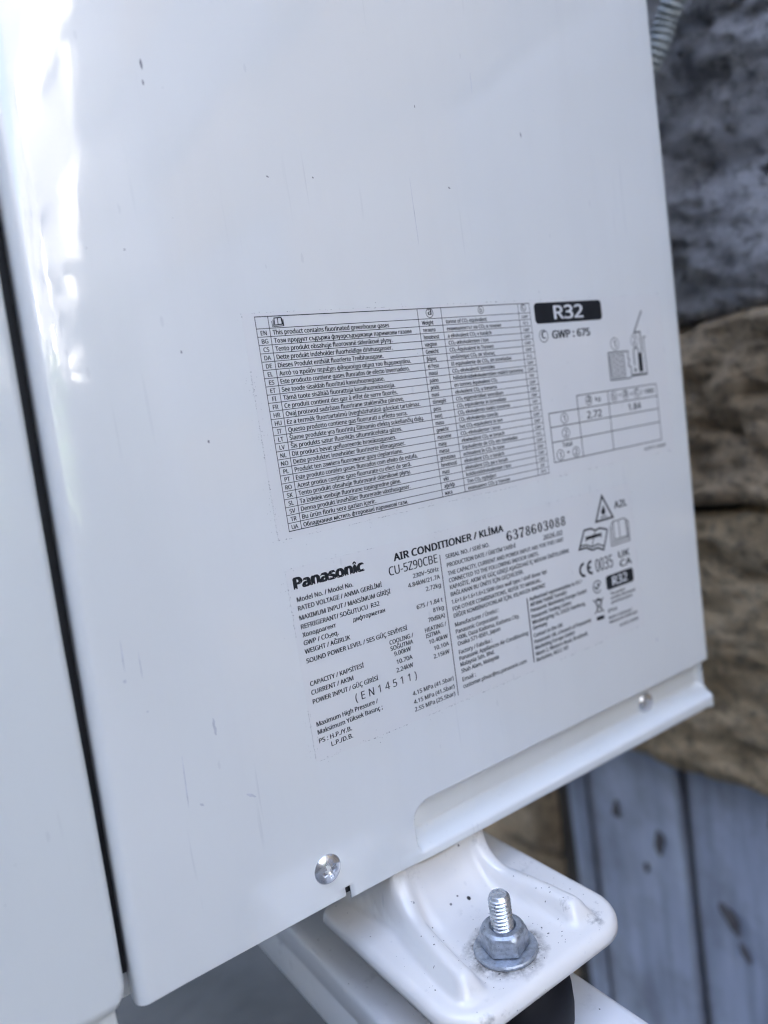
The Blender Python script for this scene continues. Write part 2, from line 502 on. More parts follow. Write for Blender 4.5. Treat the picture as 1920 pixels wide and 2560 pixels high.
STROKES = [
('t:manual_pictogram', 0.22, [(7.22, -1.23), (7.14, -3.85), (11.16, -3.66), (10.91, -0.88)], 0),
('t:manual_pictogram', 0.2, [(6.63, -1.77), (6.63, -3.96)], 0),
('t:manual_pictogram', 0.2, [(11.34, -1.25), (11.34, -3.76)], 0),
('t:manual_pictogram', 0.3, [(7.71, -0.73), (7.64, -3.27), (8.99, -3.2), (10.76, -3.07), (10.62, -0.56), (9.21, -0.63)], 1),
('t:manual_pictogram', 0.25, [(9.1, -0.67), (9.05, -3.16)], 0),
('t:service_diagram', 0.45, [(190.19, -26.35), (190.15, -40.09), (205.23, -40.23), (207.83, -39.35), (219.61, -39.36)], 0),
('t:service_diagram', 0.45, [(190.19, -26.35), (205.78, -26.52), (205.23, -29.8), (206.18, -30.76), (205.09, -33.78), (206.9, -34.81), (207.04, -38.83), (219.51, -38.9), (219.01, -20.15), (221.17, -20.16)], 0),
('t:service_diagram', 0.35, [(191.13, -27.71), (201.94, -27.8), (201.95, -39.05), (191.43, -38.89)], 1),
('t:service_diagram', 0.3, [(191.17, -29.11), (201.94, -29.2)], 0),
('t:service_diagram', 0.3, [(191.2, -30.5), (201.94, -30.6)], 0),
('t:service_diagram', 0.3, [(191.24, -31.9), (201.95, -32.01)], 0),
('t:service_diagram', 0.3, [(191.28, -33.29), (201.95, -33.42)], 0),
('t:service_diagram', 0.3, [(191.31, -34.69), (201.95, -34.82)], 0),
('t:service_diagram', 0.3, [(191.35, -36.09), (201.95, -36.23)], 0),
('t:service_diagram', 0.3, [(191.39, -37.49), (201.95, -37.64)], 0),
('t:service_diagram', 0.25, [(194.01, -27.75), (194.05, -29.15)], 0),
('t:service_diagram', 0.25, [(199.2, -27.81), (199.24, -29.22)], 0),
('t:service_diagram', 0.25, [(196.53, -29.18), (196.57, -30.58)], 0),
('t:service_diagram', 0.25, [(194.09, -30.55), (194.13, -31.95)], 0),
('t:service_diagram', 0.25, [(199.28, -30.63), (199.32, -32.04)], 0),
('t:service_diagram', 0.25, [(196.61, -31.99), (196.65, -33.4)], 0),
('t:service_diagram', 0.25, [(194.17, -33.35), (194.21, -34.75)], 0),
('t:service_diagram', 0.25, [(199.37, -33.45), (199.41, -34.87)], 0),
('t:service_diagram', 0.25, [(196.69, -34.81), (196.73, -36.22)], 0),
('t:service_diagram', 0.25, [(194.25, -36.16), (194.28, -37.57)], 0),
('t:service_diagram', 0.25, [(199.45, -36.28), (199.49, -37.7)], 0),
('t:service_diagram', 0.25, [(196.77, -37.63), (196.81, -39.04)], 0),
('t:service_diagram', 0.6, [(219.84, -6.56), (212.19, -17.41), (216.97, -17.34), (216.82, -27.97)], 0),
('t:service_diagram', 0.55, [(210.1, -34.18), (210.2, -26.83), (211.02, -25.44), (212.32, -25.09), (213.66, -25.51), (214.14, -26.88), (214.24, -28.46)], 0),
('t:formula_signs', 0.3, [(195.08, -48.16), (196.42, -48.14)], 0),
('t:formula_signs', 0.3, [(195.16, -47.69), (196.5, -47.67)], 0),
('t:formula_signs', 0.3, [(204.16, -48.92), (205.74, -47.65)], 0),
('t:formula_signs', 0.3, [(204.49, -47.65), (205.52, -48.94)], 0),
('t:formula_signs', 0.35, [(152.67, -71.25), (154.54, -71.14)], 0),
('t:formula_signs', 0.35, [(153.55, -70.55), (153.66, -71.84)], 0),
('r:flame_triangle', 0.62, [(173.65, -96.26), (180.32, -108.23), (167.35, -108.29)], 1),
('r:flame_triangle', 0.3, [(171.01, -106.71), (175.94, -106.71)], 0),
('r:repair_manual_pictogram', 0.55, [(153.17, -119.4), (158.11, -110.73), (163.17, -110.81), (166.07, -112.34), (169.35, -111.79), (174.54, -113.38), (174.78, -114.38), (170.65, -123.2), (166.57, -121.23), (162.35, -121.53), (158.19, -119.42)], 1),
('r:repair_manual_pictogram', 0.4, [(153.62, -117.9), (158.43, -118.0), (162.42, -119.93), (166.87, -119.4), (171.36, -121.45)], 0),
('r:repair_manual_pictogram', 0.3, [(166.07, -112.34), (162.42, -119.93)], 0),
('r:repair_manual_pictogram', 0.95, [(160.11, -115.01), (168.8, -115.06)], 0),
('r:repair_manual_pictogram', 0.55, [(158.48, -114.27), (160.11, -115.01), (158.36, -116.11)], 0),
('r:repair_manual_pictogram', 0.55, [(170.49, -114.59), (168.8, -115.06), (170.2, -116.3)], 0),
('r:book_pictogram', 0.28, [(179.96, -110.35), (183.64, -110.66), (187.68, -110.34), (189.3, -110.79), (189.84, -120.24), (188.63, -119.85), (179.8, -119.95)], 1),
('r:book_pictogram', 0.28, [(184.05, -110.74), (184.19, -119.9)], 0),
('r:book_pictogram', 0.28, [(179.96, -110.35), (178.52, -111.58), (178.33, -121.29), (189.73, -120.91)], 0),
('r:book_pictogram', 0.28, [(177.15, -112.4), (176.87, -122.63), (191.39, -122.52), (191.68, -113.07), (189.3, -110.79)], 0),
('r:book_pictogram', 0.28, [(190.37, -111.98), (190.44, -121.76)], 0),
('r:conformity_mark', 0.75, [(155.33, -126.83), (154.71, -126.84), (154.1, -126.98), (153.53, -127.24), (153.03, -127.61), (152.61, -128.08), (152.3, -128.62), (152.11, -129.22), (152.05, -129.84), (152.11, -130.46), (152.3, -131.05), (152.61, -131.6), (153.03, -132.07), (153.53, -132.44), (154.1, -132.7), (154.71, -132.84), (155.33, -132.85)], 0),
('r:conformity_mark', 0.75, [(160.82, -126.79), (160.2, -126.8), (159.6, -126.93), (159.04, -127.19), (158.54, -127.56), (158.13, -128.02), (157.82, -128.56), (157.63, -129.15), (157.57, -129.77), (157.63, -130.38), (157.82, -130.97), (158.13, -131.51), (158.54, -131.97), (159.04, -132.34), (159.6, -132.6), (160.2, -132.74), (160.82, -132.75)], 0),
('r:conformity_mark', 0.75, [(157.64, -129.63), (159.97, -129.76)], 0),
('r:recycling_mark', 0.3, [(165.85, -139.37), (165.36, -138.5), (164.61, -137.83), (163.69, -137.44), (162.7, -137.37), (161.73, -137.61), (160.89, -138.16), (160.28, -138.95), (159.95, -139.89), (159.93, -140.89), (160.25, -141.84), (160.85, -142.64), (161.67, -143.2), (162.63, -143.47), (163.63, -143.41), (164.56, -143.04), (165.31, -142.39)], 0),
('r:recycling_mark', 0.5, [(160.88, -139.91), (162.42, -141.53), (164.52, -139.81), (162.86, -138.91)], 0),
('r:crossed_bin_pictogram', 0.3, [(160.76, -147.07), (161.05, -152.87), (163.69, -153.44), (164.99, -147.9)], 1),
('r:crossed_bin_pictogram', 0.35, [(158.72, -146.29), (165.82, -153.89)], 0),
('r:crossed_bin_pictogram', 0.35, [(166.29, -146.74), (159.11, -153.6)], 0),
('r:crossed_bin_pictogram', 0.5, [(160.58, -147.02), (162.46, -146.63), (164.86, -147.62)], 0),
('r:crossed_bin_pictogram', 1.1, [(159.93, -156.31), (165.56, -156.58)], 0),
]
FILLS = [
('t:service_diagram', [(213.53, -28.0), (216.64, -27.95), (216.63, -37.75), (213.24, -37.68)]),
('t:service_diagram', [(209.7, -35.49), (210.77, -35.46), (211.15, -37.4), (209.55, -37.48)]),
('r:flame_triangle', [(173.8, -100.88), (174.87, -102.97), (175.23, -104.4), (174.42, -105.6), (173.26, -105.79), (172.08, -105.15), (171.83, -103.76), (172.91, -102.61)]),
]
CIRCLES = [
('t',80.29,-1.97,1.98,'a'),
('t',109.08,-1.82,1.74,'b'),
('t',135.05,-1.95,1.74,'c'),
('t',146.19,-15.4,2.95,'c'),
('t',153.51,-54.87,2.55,'1'),
('t',153.45,-61.93,2.66,'2'),
('t',147.96,-71.76,2.54,'1'),
('t',158.99,-71.78,2.51,'2'),
('t',172.11,-48.21,2.42,'a'),
('t',191.15,-48.26,2.42,'b'),
('t',200.12,-48.32,2.37,'a'),
('t',209.26,-48.32,2.44,'c'),
('t',196.06,-22.26,3.18,'1'),
('t',211.88,-21.39,3.14,'2'),
]
SEPARATORS = [
('r',0.42,[(68.02,-103.05),(67.58,-165.54)]),
('r',0.62,[(114.75,-134.02),(114.25,-164.9)]),
]

# ------------------------------------------------------------------ ground
def ground_mat():
    m, nt, p = new_mat('grey_concrete_ground')
    b = NB(nt)
    v = b.coord()
    c = b.ramp(b.noise(v, 3.2, 8, 0.62), (0.3, (0.055, 0.06, 0.066)), (0.55, (0.10, 0.107, 0.115)), (0.75, (0.15, 0.155, 0.16)))
    g = b.noise(v, 70, 4)
    b.l(b.mix(b.mth('MULTIPLY', b.ramp(g, (0.4, 0.0), (0.7, 1.0)), 0.35), c, (0.09, 0.10, 0.10)), p.inputs['Base Color'])
    p.inputs['Roughness'].default_value = 0.9
    b.l(b.bump(b.noise(v, 40, 6), 0.5, 0.006), p.inputs['Normal'])
    return m


me = bpy.data.meshes.new('ground')
me.from_pydata([(-60, -60, -0.70), (60, -60, -0.70), (60, 60, -0.70), (-60, 60, -0.70)], [], [(0, 1, 2, 3)])
go = link('ground', me, ground_mat())
go['kind'] = 'structure'
tag(go, 'grey concrete ground in the shade below the unit', 'ground')
del go['category']


# ------------------------------------------------------------------ stone wall
def stone_mat():
    m, nt, p = new_mat('rough_wall_stone')
    b = NB(nt)
    v = b.coord()
    oi = b.n('ShaderNodeObjectInfo')
    base = oi.outputs['Color']
    n1 = b.noise(b.coord((16, 16, 26)), 1.0, 10, 0.72)
    n2 = b.noise(v, 130, 7, 0.7)
    hsv = b.n('ShaderNodeHueSaturation')
    b.l(base, hsv.inputs['Color'])
    b.l(b.mth('ADD', b.mth('MULTIPLY', n1, 2.6), 0.05), hsv.inputs['Value'])
    c = hsv.outputs[0]
    c = b.mix(b.mth('MULTIPLY', b.ramp(n2, (0.50, 0.0), (0.62, 1.0)), 0.6), c, (0.10, 0.095, 0.09))
    # pale crust and lichen, strongest where the stone's own alpha says so
    cr = b.ramp(b.noise(b.coord((19, 19, 30), loc=(3.1, 0.4, 1.7)), 1.0, 10, 0.75), (0.53, 0.0), (0.61, 1.0))
    b_ = b.mth('MULTIPLY', cr, oi.outputs['Alpha'])
    c = b.mix(b.mth('MULTIPLY', b_, 0.85), c, (0.50, 0.50, 0.53))
    b.l(c, p.inputs['Base Color'])
    p.inputs['Roughness'].default_value = 0.92
    h = b.mth('ADD', b.mth('MULTIPLY', n1, 1.0), b.mth('MULTIPLY', n2, 0.35))
    b.l(b.bump(h, 1.0, 0.022), p.inputs['Normal'])
    return m


M['stone'] = stone_mat()
M['mortar'] = simple('dark_earthy_mortar', (0.10, 0.088, 0.075), 0.95)
wall = empty('stone_wall', (520, 0, -700), 'rough stone wall of big weathered grey and brown blocks behind the unit', 'wall')
M_top = 1250


def stone(y0, y1, z0, z1, col, crust, seed, fine=8, x=400, rough=1.0):
    """one irregular block: bulged front face towards -X, sides run back into the wall"""
    r = random.Random(seed)
    n = fine
    vs, fs = [], []
    cy, cz = (y0 + y1) / 2, (z0 + z1) / 2
    hy, hz = (y1 - y0) / 2 + 2.5, (z1 - z0) / 2 + 2.5
    so = Vector((r.uniform(0, 50), r.uniform(0, 50), r.uniform(0, 50)))
    tilt, tl2 = r.uniform(-0.05, 0.05), r.uniform(-0.05, 0.05)
    for i in range(n + 1):
        for j in range(n + 1):
            u, v = -1 + 2 * i / n, -1 + 2 * j / n
            e = max(abs(u), abs(v))
            # rounded corners
            k = 1 - 0.02 * (abs(u) * abs(v)) ** 4
            y, z = cy + u * hy * k, cz + v * hz * k
            d = noise.fractal(Vector((y, z * 1.5, 0)) * 0.012 + so, 0.75, 2.1, 7) * 10 * rough
            d2 = noise.noise(Vector((y, z, 3)) * 0.017 + so) * 9
            y += d2 * 0.5 * (0.4 + e)
            z += noise.noise(Vector((z, y, 9)) * 0.017 + so) * 4 * (0.4 + e)
            d += noise.fractal(Vector((y, z, 0)) * 0.045 + so, 0.7, 2.1, 5) * 5 * rough if n > 12 else 0
            xf = x - 5 * (1 - ss((e - 0.90) / 0.10)) + d + u * hy * tilt + v * hz * tl2
            if e > 0.999:
                xf += 5
            vs.append((xf, y, z))
    for i in range(n):
        for j in range(n):
            a = i * (n + 1) + j
            fs.append((a, a + 1, a + n + 2, a + n + 1))
    # returns
    rim = [i * (n + 1) for i in range(n + 1)] + [n * (n + 1) + j for j in range(1, n + 1)] \
        + [i * (n + 1) + n for i in range(n - 1, -1, -1)] + [j for j in range(n - 1, 0, -1)]
    b0 = len(vs)
    for k in rim:
        vs.append((x + 130, vs[k][1], vs[k][2]))
    L = len(rim)
    for k in range(L):
        fs.append((rim[k], rim[(k + 1) % L], b0 + (k + 1) % L, b0 + k))
    fs.append(tuple(b0 + k for k in range(L)))
    o = mesh_mm('stone', vs, fs, M['stone'], wall)
    bm = bmesh.new()
    bm.from_mesh(o.data)
    bmesh.ops.recalc_face_normals(bm, faces=bm.faces[:])
    bm.to_mesh(o.data)
    bm.free()
    sharp(o, 60)
    o.color = (*col, crust)
    return o


GREY, SLATE, BROWN, TAN = (0.38, 0.38, 0.39), (0.36, 0.365, 0.385), (0.40, 0.305, 0.195), (0.47, 0.36, 0.22)
PALE = (0.50, 0.49, 0.465)  # pale tone for unseen stones, brightens the streak reflected in the panel
DIM = (0.11, 0.11, 0.115)  # dark tone for unseen stones, breaks up the reflected streak
# the blocks in view, each set where it stands
stone(-70, 330, -5, 262, SLATE, 0.95, 11, 56, 398)
stone(-330, -75, 6, 240, GREY, 0.6, 12, 16)
stone(-40, 365, -142, -7, BROWN, 0.08, 13, 48, 402)
stone(-300, -46, -140, 2, TAN, 0.1, 14, 16)
stone(-210, 330, -372, -151, TAN, 0.05, 16, 60, 401)
stone(-480, -216, -370, -146, BROWN, 0.2, 17, 12)
stone(-150, 230, 268, 455, GREY, 1.0, 18, 30, 392)
stone(236, 560, 266, 450, GREY, 0.7, 19, 12)
# lower blocks beside the boards
stone(322, 640, -540, -378, BROWN, 0.1, 20, 24, 418)
stone(322, 560, -700, -546, BROWN, 0.15, 21, 20, 420)
sd_ = 30
rows_z = [(-700, -545), (-545, -376), (-376, -146), (-146, -6), (-6, 262), (262, 455), (455, 640), (640, 860), (860, 1040), (1040, 1250)]
taken = {0: (-640, 566), 1: (-640, 646), 2: (-486, 336), 3: (-306, 370), 4: (-336, 336), 5: (-156, 566)}
for ri, (z0, z1) in enumerate(rows_z):
    y = -4300 + rnd.uniform(-150, 0)
    t = taken.get(ri)
    while y < 1500:
        ln = rnd.uniform(230, 470)
        y1 = y + ln
        if t and y1 > t[0] and y < t[1]:
            if t[0] - y > 140:
                y1 = t[0]
            else:
                y = t[1]
                continue
        far = -1680 < (y + y1) / 2 < -1330
        dim = (y + y1) / 2 < -1680 and rnd.random() < (0.95 if z0 > 600 else 0.72)
        col = PALE if far or ((y + y1) / 2 < -1680 and not dim) else DIM if dim else rnd.choice([GREY, SLATE, BROWN, TAN])
        stone(y + 3, y1 - 3, z0 + 3, z1 - 3, col, 0.3 if far else rnd.uniform(0, 0.5), sd_, 8, 400 + rnd.uniform(-8, 12), 0.7)
        sd_ += 1
        y = y1
bm = box(424, 640, -4400, 1600, -700, 1262)
bm_mm('mortar', bm, M['mortar'], wall)


# ------------------------------------------------------------------ boards at the foot of the wall
def board_mat():
    m, nt, p = new_mat('weathered_blue_grey_paint')
    b = NB(nt)
    v = b.coord()
    oi = b.n('ShaderNodeObjectInfo')
    rv = b.n('ShaderNodeCombineXYZ')
    b.l(b.mth('MULTIPLY', oi.outputs['Random'], 7.0), rv.inputs[0])
    add = b.n('ShaderNodeVectorMath', operation='ADD')
    b.l(b.coord((1, 42, 4.0)), add.inputs[0])
    b.l(rv.outputs[0], add.inputs[1])
    gr = b.noise(add.outputs[0], 1.0, 6, 0.6)
    c = b.ramp(gr, (0.30, (0.21, 0.245, 0.33)), (0.50, (0.39, 0.44, 0.57)), (0.72, (0.53, 0.59, 0.72)))
    wear = b.ramp(b.noise(v, 11, 6, 0.65), (0.45, 0.0), (0.70, 1.0))
    c = b.mix(b.mth('MULTIPLY', wear, 0.6), c, (0.13, 0.135, 0.15))
    # damp, dirty edges along every joint
    ge = b.n('ShaderNodeSeparateXYZ')
    b.l(b.coord(which='Generated'), ge.inputs[0])
    eg = b.mth('ABSOLUTE', b.mth('SUBTRACT', ge.outputs[1], 0.5))
    eg = b.mth('ADD', eg, b.mth('MULTIPLY', b.noise(b.coord((1, 30, 7)), 1.0, 4), 0.16))
    c = b.mix(b.mth('MULTIPLY', b.ramp(eg, (0.50, 0.0), (0.60, 1.0)), 0.75), c, (0.11, 0.11, 0.125))
    b.l(c, p.inputs['Base Color'])
    p.inputs['Roughness'].default_value = 0.75
    b.l(b.bump(gr, 0.4, 0.002), p.inputs['Normal'])
    return m


M['board'] = board_mat()
M['knot'] = simple('dark_wood_knot', (0.11, 0.105, 0.115), 0.8)
boards = empty('board_cladding', (430, 150, -700), 'upright weathered blue grey boards with dark knots below the stones', 'boards')
edges = [(272, 298), (158, 266), (21, 151), (-118, 16), (-250, -123), (-380, -255), (-515, -385), (-635, -520)]
for i, (a, bb) in enumerate(edges):
    top = -352 - rnd.uniform(0, 6)
    bm = box(417 + rnd.uniform(-1.5, 1.5), 434, a, bb, -699, top)
    o = bm_mm('board', bm, M['board'], boards, bevel=2.0)
for (y, z, ry, rz, tl) in [(233, -452, 4.5, 11, 0.2), (185, -468, 5.5, 14, 0.1), (119, -512, 6, 17, -0.5), (108, -538, 3, 9, -0.5), (48, -560, 5, 15, 0.2),
                           (203, -500, 2.5, 6, 0), (70, -400, 5, 12, 0.3)]:
    vs, fs = [], []
    n = 26
    for i in range(n):
        q = 2 * math.pi * i / n
        jj = 0.85 + 0.45 * noise.noise(Vector((y * 0.3, math.cos(q) * 1.3, z + math.sin(q) * 1.3)))
        yy, zz = ry * math.cos(q) * jj, rz * math.sin(q) * jj
        vs.append((415.2, y + yy * math.cos(tl) - zz * math.sin(tl), z + yy * math.sin(tl) + zz * math.cos(tl)))
    for i in range(n):
        vs.append((419, vs[i][1], vs[i][2]))
    vs.append((414.2, y, z))
    for i in range(n):
        fs.append((i, (i + 1) % n, 2 * n))
        fs.append((i, n + i, n + (i + 1) % n, (i + 1) % n))
    mesh_mm('knot', vs, fs, M['knot'], boards)

# ------------------------------------------------------------------ outdoor unit
unit = empty('air_conditioner', (85, 470, -232), 'white outdoor air conditioner with two printed labels on its painted steel side', 'air conditioner')


def xl(z):      # the side panel's front edge leans a little
    return -83.6 + 0.0277 * (min(z, 150) + 222)


def xr(z):
    return 250.4 + 3.6 * ss((z + 225) / 260)


def zb(x):      # its bottom edge
    if x < -0.8:
        return -226.2
    return -228.4 - 3.0 * max(0.0, x) / 250


def groove(x, z):
    """a pressed channel: undercut top edge, flat floor, sloping ledge, then a lip"""
    dt, dl = -203.4 - z, x - 35.5
    d = min(dt, dl)
    if dt < 9 and dl < 9:
        d = 9 - math.hypot(9 - dt, 9 - dl)
    q = max(0.0, min(1.0, (z + 225.1) / 6.2))
    q = q + 0.035 * math.sin(2 * math.pi * q) * -1
    lip = -1.1 * ss((x - 22) / 25) * ss((-222 - z) / 3.0)
    a = ss(d / 1.3) if dl > 12 else ss(d / 2.6) * (1 - ss(dl / 12)) + ss(d / 1.3) * ss(dl / 12)
    v = max(0.0, 1 - math.hypot(1 - a, 1 - q))
    return 8.6 * v + lip


cols = []      # (base x or None, edge kind, param)
for k in range(0, 4):
    cols.append(('L', 5 * (3 - k) / 3.0 + 4.5))      # return face, y
for k in range(1, 10):
    cols.append(('LA', math.radians(90 - 10 * k)))
xs = [-66 + 4 * k for k in range(0, 16)] + [-0.9, -0.3, 0.4, 1.5, 4, 8, 12, 16, 20, 24, 27, 30, 33] + [35 + 0.75 * k for k in range(0, 20)]
xs += [51 + 3 * k for k in range(0, 66)]
xs = sorted(set(round(q, 2) for q in xs if q < 245.5))
for q in xs:
    cols.append(('X', q))
for k in range(0, 10):
    cols.append(('RA', math.radians(10 * k)))
for k in range(1, 3):
    cols.append(('R', 5 + 10.0 * k))
low_t = [0, 0.10, 0.25, 0.45, 0.65, 0.85]
low_z = [-224.9, -224.5, -224, -223.2, -222.4, -221.6, -220.8, -220, -219.4, -218.9, -218.2, -217, -215.5, -214, -212.5, -211, -209.5, -208, -207, -206.2,
         -205.6, -205.1, -204.7, -204.35, -204.0, -203.7, -203.4, -203.0, -202.5, -201.5, -200]
zs_hi = [-197, -190, -180, -160, -130, -100, -70, -40, -10, 20, 50, 80, 110, 140, 170, 220, 300, 400, 500, 600, 700, 767]
vs, fs, idx = [], [], {}
zs_hi = low_z + zs_hi
nr = len(low_t) + len(zs_hi)
for r in range(nr):
    for c, (k, q) in enumerate(cols):
        xb = q if k == 'X' else (-80 if k[0] == 'L' else 250)
        z = zb(xb) + low_t[r] * (-224.9 - zb(xb)) if r < len(low_t) else zs_hi[r - len(low_t)]
        if k == 'L':
            x, y = xl(z), q
        elif k == 'LA':
            x, y = xl(z) + 4.5 - 4.5 * math.sin(q), 4.5 - 4.5 * math.cos(q)
        elif k == 'X':
            x, y = q, groove(q, z)
        elif k == 'RA':
            g = groove(250, z)
            x, y = xr(z) - 5 + 5 * math.sin(q), 5 - 5 * math.cos(q) + g * math.cos(q)
            x -= max(0, g) * 0.25 * math.sin(q)
            if g < -0.5:
                x += 0.9 * math.sin(q)
        else:
            x, y = xr(z), q
        # the bottom edge turns in
        if r < 2 and k == 'X':
            y += (1.2, 0.3)[r]
        idx[r, c] = len(vs)
        vs.append((x, y, z))
for r in range(nr - 1):
    for c in range(len(cols) - 1):
        if cols[c][0] == 'X' and cols[c + 1][0] == 'X' and -0.95 <= cols[c][1] < 1.45 and -1 < cols[c + 1][1] <= 1.55:
            if vs[idx[r + 1, c]][2] < -221.9:
                continue
        fs.append((idx[r, c], idx[r, c + 1], idx[r + 1, c + 1], idx[r + 1, c]))
side = mesh_mm('side_panel', vs, fs, M['panel'], unit, smooth=True)
so_ = side.modifiers.new('sheet', 'SOLIDIFY')
so_.thickness = 0.0008
so_.offset = -1.0

# front cover, wrapping round to the side: a plastic shell left of the gap
bm = bmesh.new()


def cover_outline(inset=0.0):
    return [(-300, -222), (-95, -222), (-85.5, -216), (-85.5, 767), (-300, 767)]


vs, fs = [], []
ccols = [('A', math.radians(90 - 10 * k)) for k in range(0, 10)] + [('X', q) for q in (-96, -110, -130, -160, -200, -225)] + [('B', math.radians(10 * k)) for k in range(0, 10)] + [('F', 30), ('F', 60)]
zz = [-224, -223.4, -222, -219.5, -216, -205, -190, -150, -100, -50, 0, 50, 100, 150, 200, 400, 600, 767]
idx = {}
for r, z in enumerate(zz):
    xe = xl(z) - 2.6 - 1.2 * ss((z + 190) / 120)
    cut = 0.0
    if z < -216:
        t = (-216 - z) / 8.0
        cut = 8 * (1 - math.sqrt(max(0.0, 1 - t * t)))
    for c, (k, q) in enumerate(ccols):
        if k == 'A':
            x, y = xe - 2.6 + 2.6 * math.sin(q) - cut, 2.6 - 2.6 * math.cos(q)
        elif k == 'X':
            x, y = q, 0.0
        elif k == 'B':
            x, y = -230 - 12 * math.sin(q), 12 - 12 * math.cos(q)
        else:
            x, y = -242, q
        if z < -222 and k in 'AX':
            y += 1.5
        idx[r, c] = len(vs)
        vs.append((x, y, z))
# deep right-hand return of the cover
for r in range(len(zz) - 1):
    for c in range(len(ccols) - 1):
        fs.append((idx[r, c], idx[r + 1, c], idx[r + 1, c + 1], idx[r, c + 1]))
n0 = len(vs)
for r, z in enumerate(zz):
    v0 = vs[idx[r, 0]]
    vs.append((v0[0], 6.0, z))
for r in range(len(zz) - 1):
    fs.append((n0 + r, n0 + r + 1, idx[r + 1, 0], idx[r, 0]))
cov = mesh_mm('front_cover', vs, fs, M['cover'], unit, smooth=True)
bm = box(-228, -90.2, 2.2, 30, -262, -221)
bm_mm('cover_foot', bm, M['cover'], unit, bevel=1.6)
bm = box(-226, -40, 10.2, 40, -218, 760)
bm_mm('gap_shade_box', bm, M['dark'], unit)  # near-black box added behind the cover gap, its shade put into the colour
bm = box(-5, 7, 1.9, 15, -226, -214)
bm_mm('slot_shade_box', bm, M['dark'], unit)  # near-black box added to make the slot read as shaded
# the rest of the case, standing behind the side panel
bm = box(-241, 252, 16, 940, 768, 778)
bm_mm('top_panel', bm, M['panel'], unit, bevel=3)
bm = box(-236, 248, 16, 936, -231, -219)
bm_mm('base_pan', bm, M['panel'], unit, bevel=2)
bm = box(-242, -232, 61, 938, -222, 767)
bm_mm('front_panel', bm, M['cover'], unit, bevel=2)
bm = box(-240, 250, 926, 940, -218, 766)
bm_mm('far_side_panel', bm, M['panel'], unit, bevel=2)
bm = box(236, 246, 26, 925, -218, 766)
bm_mm('rear_coil', bm, M['fin'], unit)


# mounting foot: a pressed steel lip with two gussets running up under the panel
def foot_h(x, y):
    u = abs(x - 47.5)
    s = max(0.0, min(1.0, (y + 50) / 50))
    xc = 29.0 - 6.5 * s ** 1.5
    dd = abs(u - xc)
    inner = 1 - ss((u - 12) / 12)
    R = 7 + 14 * inner + 10 * math.exp(-(dd / 8.0) ** 2)
    yw = 3.0 + 46 * ss((u - 25) / 12)
    t = (y + R - yw) / R
    fil = R * (1 - math.sqrt(max(0.0, 1 - max(0.0, min(0.9995, t)) ** 2)))
    cross = math.exp(-(dd / 5.2) ** 3.6)
    along = ss((y + 52.5) / 7.0)
    rib = 7.8 * cross * along
    return fil + rib + 0.22 * noise.noise(Vector((x * 0.05, y * 0.05, 2)))


FX0, FX1, FY = 3.6, 96.2, -60.2
rc = 19.0
ys = [FY + rc * (1 - math.cos(math.radians(90 * k / 16))) for k in range(0, 17)]
ys += [FY + rc + 0.9 * k for k in range(1, 56)]
ys = [y for y in ys if y < 3.0] + [3.0, 6, 10, 15, 20, 25, 30, 36]
NX = 84
vs, fs = [], []
for y in ys:
    ind = 0.0
    if y < FY + rc:
        ind = rc - math.sqrt(max(0.0, rc * rc - (FY + rc - y) ** 2))
    a, b_ = FX0 + ind, FX1 - ind
    for i in range(NX + 1):
        u = i / NX
        u = 0.5 - 0.5 * math.cos(math.pi * u) if True else u
        u = 0.75 * u + 0.25 * i / NX
        x = a + (b_ - a) * u
        # distance to the rounded outline
        dx = min(x - FX0, FX1 - x)
        dy = y - FY
        d = min(dx, dy)
        if dx < rc and dy < rc:
            d = rc - math.hypot(rc - dx, rc - dy)
        d = max(0.0, d)
        rr = 4.2
        drop = rr - math.sqrt(max(0.0, rr * rr - (rr - min(rr, d)) ** 2))
        vs.append((x, y, -252.0 + foot_h(x, y) * ss(d / 9.0) - drop * 1.05))
W = NX + 1
for r in range(len(ys) - 1):
    for i in range(NX):
        a = r * W + i
        fs.append((a, a + 1, a + W + 1, a + W))
# skirt
rim = [r * W for r in range(len(ys) - 1, -1, -1)] + list(range(1, W)) + [r * W + NX for r in range(1, len(ys))]
b0 = len(vs)
for k in rim:
    x, y, z = vs[k]
    vs.append((x, y, z - 1.6))
b1 = len(vs)
for k in rim:
    x, y, z = vs[k]
    cx_ = max(FX0 + rc, min(FX1 - rc, x))
    cy_ = max(FY + rc, y)
    dv = Vector((x - cx_, y - cy_))
    if dv.length > 1e-3:
        dv = dv.normalized() * 3.2
    vs.append((x - dv.x, y - dv.y, z - 2.6))
for k in range(len(rim) - 1):
    fs.append((rim[k], b0 + k, b0 + k + 1, rim[k + 1]))
    fs.append((b0 + k, b1 + k, b1 + k + 1, b0 + k + 1))
fs.append(tuple(range(b1, b1 + len(rim))))
foot = mesh_mm('mounting_foot', vs, fs, M['foot'], unit, smooth=True)


ring = [(52 + 0.85 * math.cos(2 * math.pi * i / 20), -8.2 + 0.85 * math.sin(2 * math.pi * i / 20)) for i in range(20)]
vs = [(x, y, -251.86 + foot_h(x, y)) for x, y in ring] + [(52, -8.2, -251.9 + foot_h(52, -8.2))]
fs = [(i, (i + 1) % 20, 20) for i in range(20)]
mesh_mm('dark_spot', vs, fs, M['dark'], unit)  # small near-black disc laid on the foot's surface


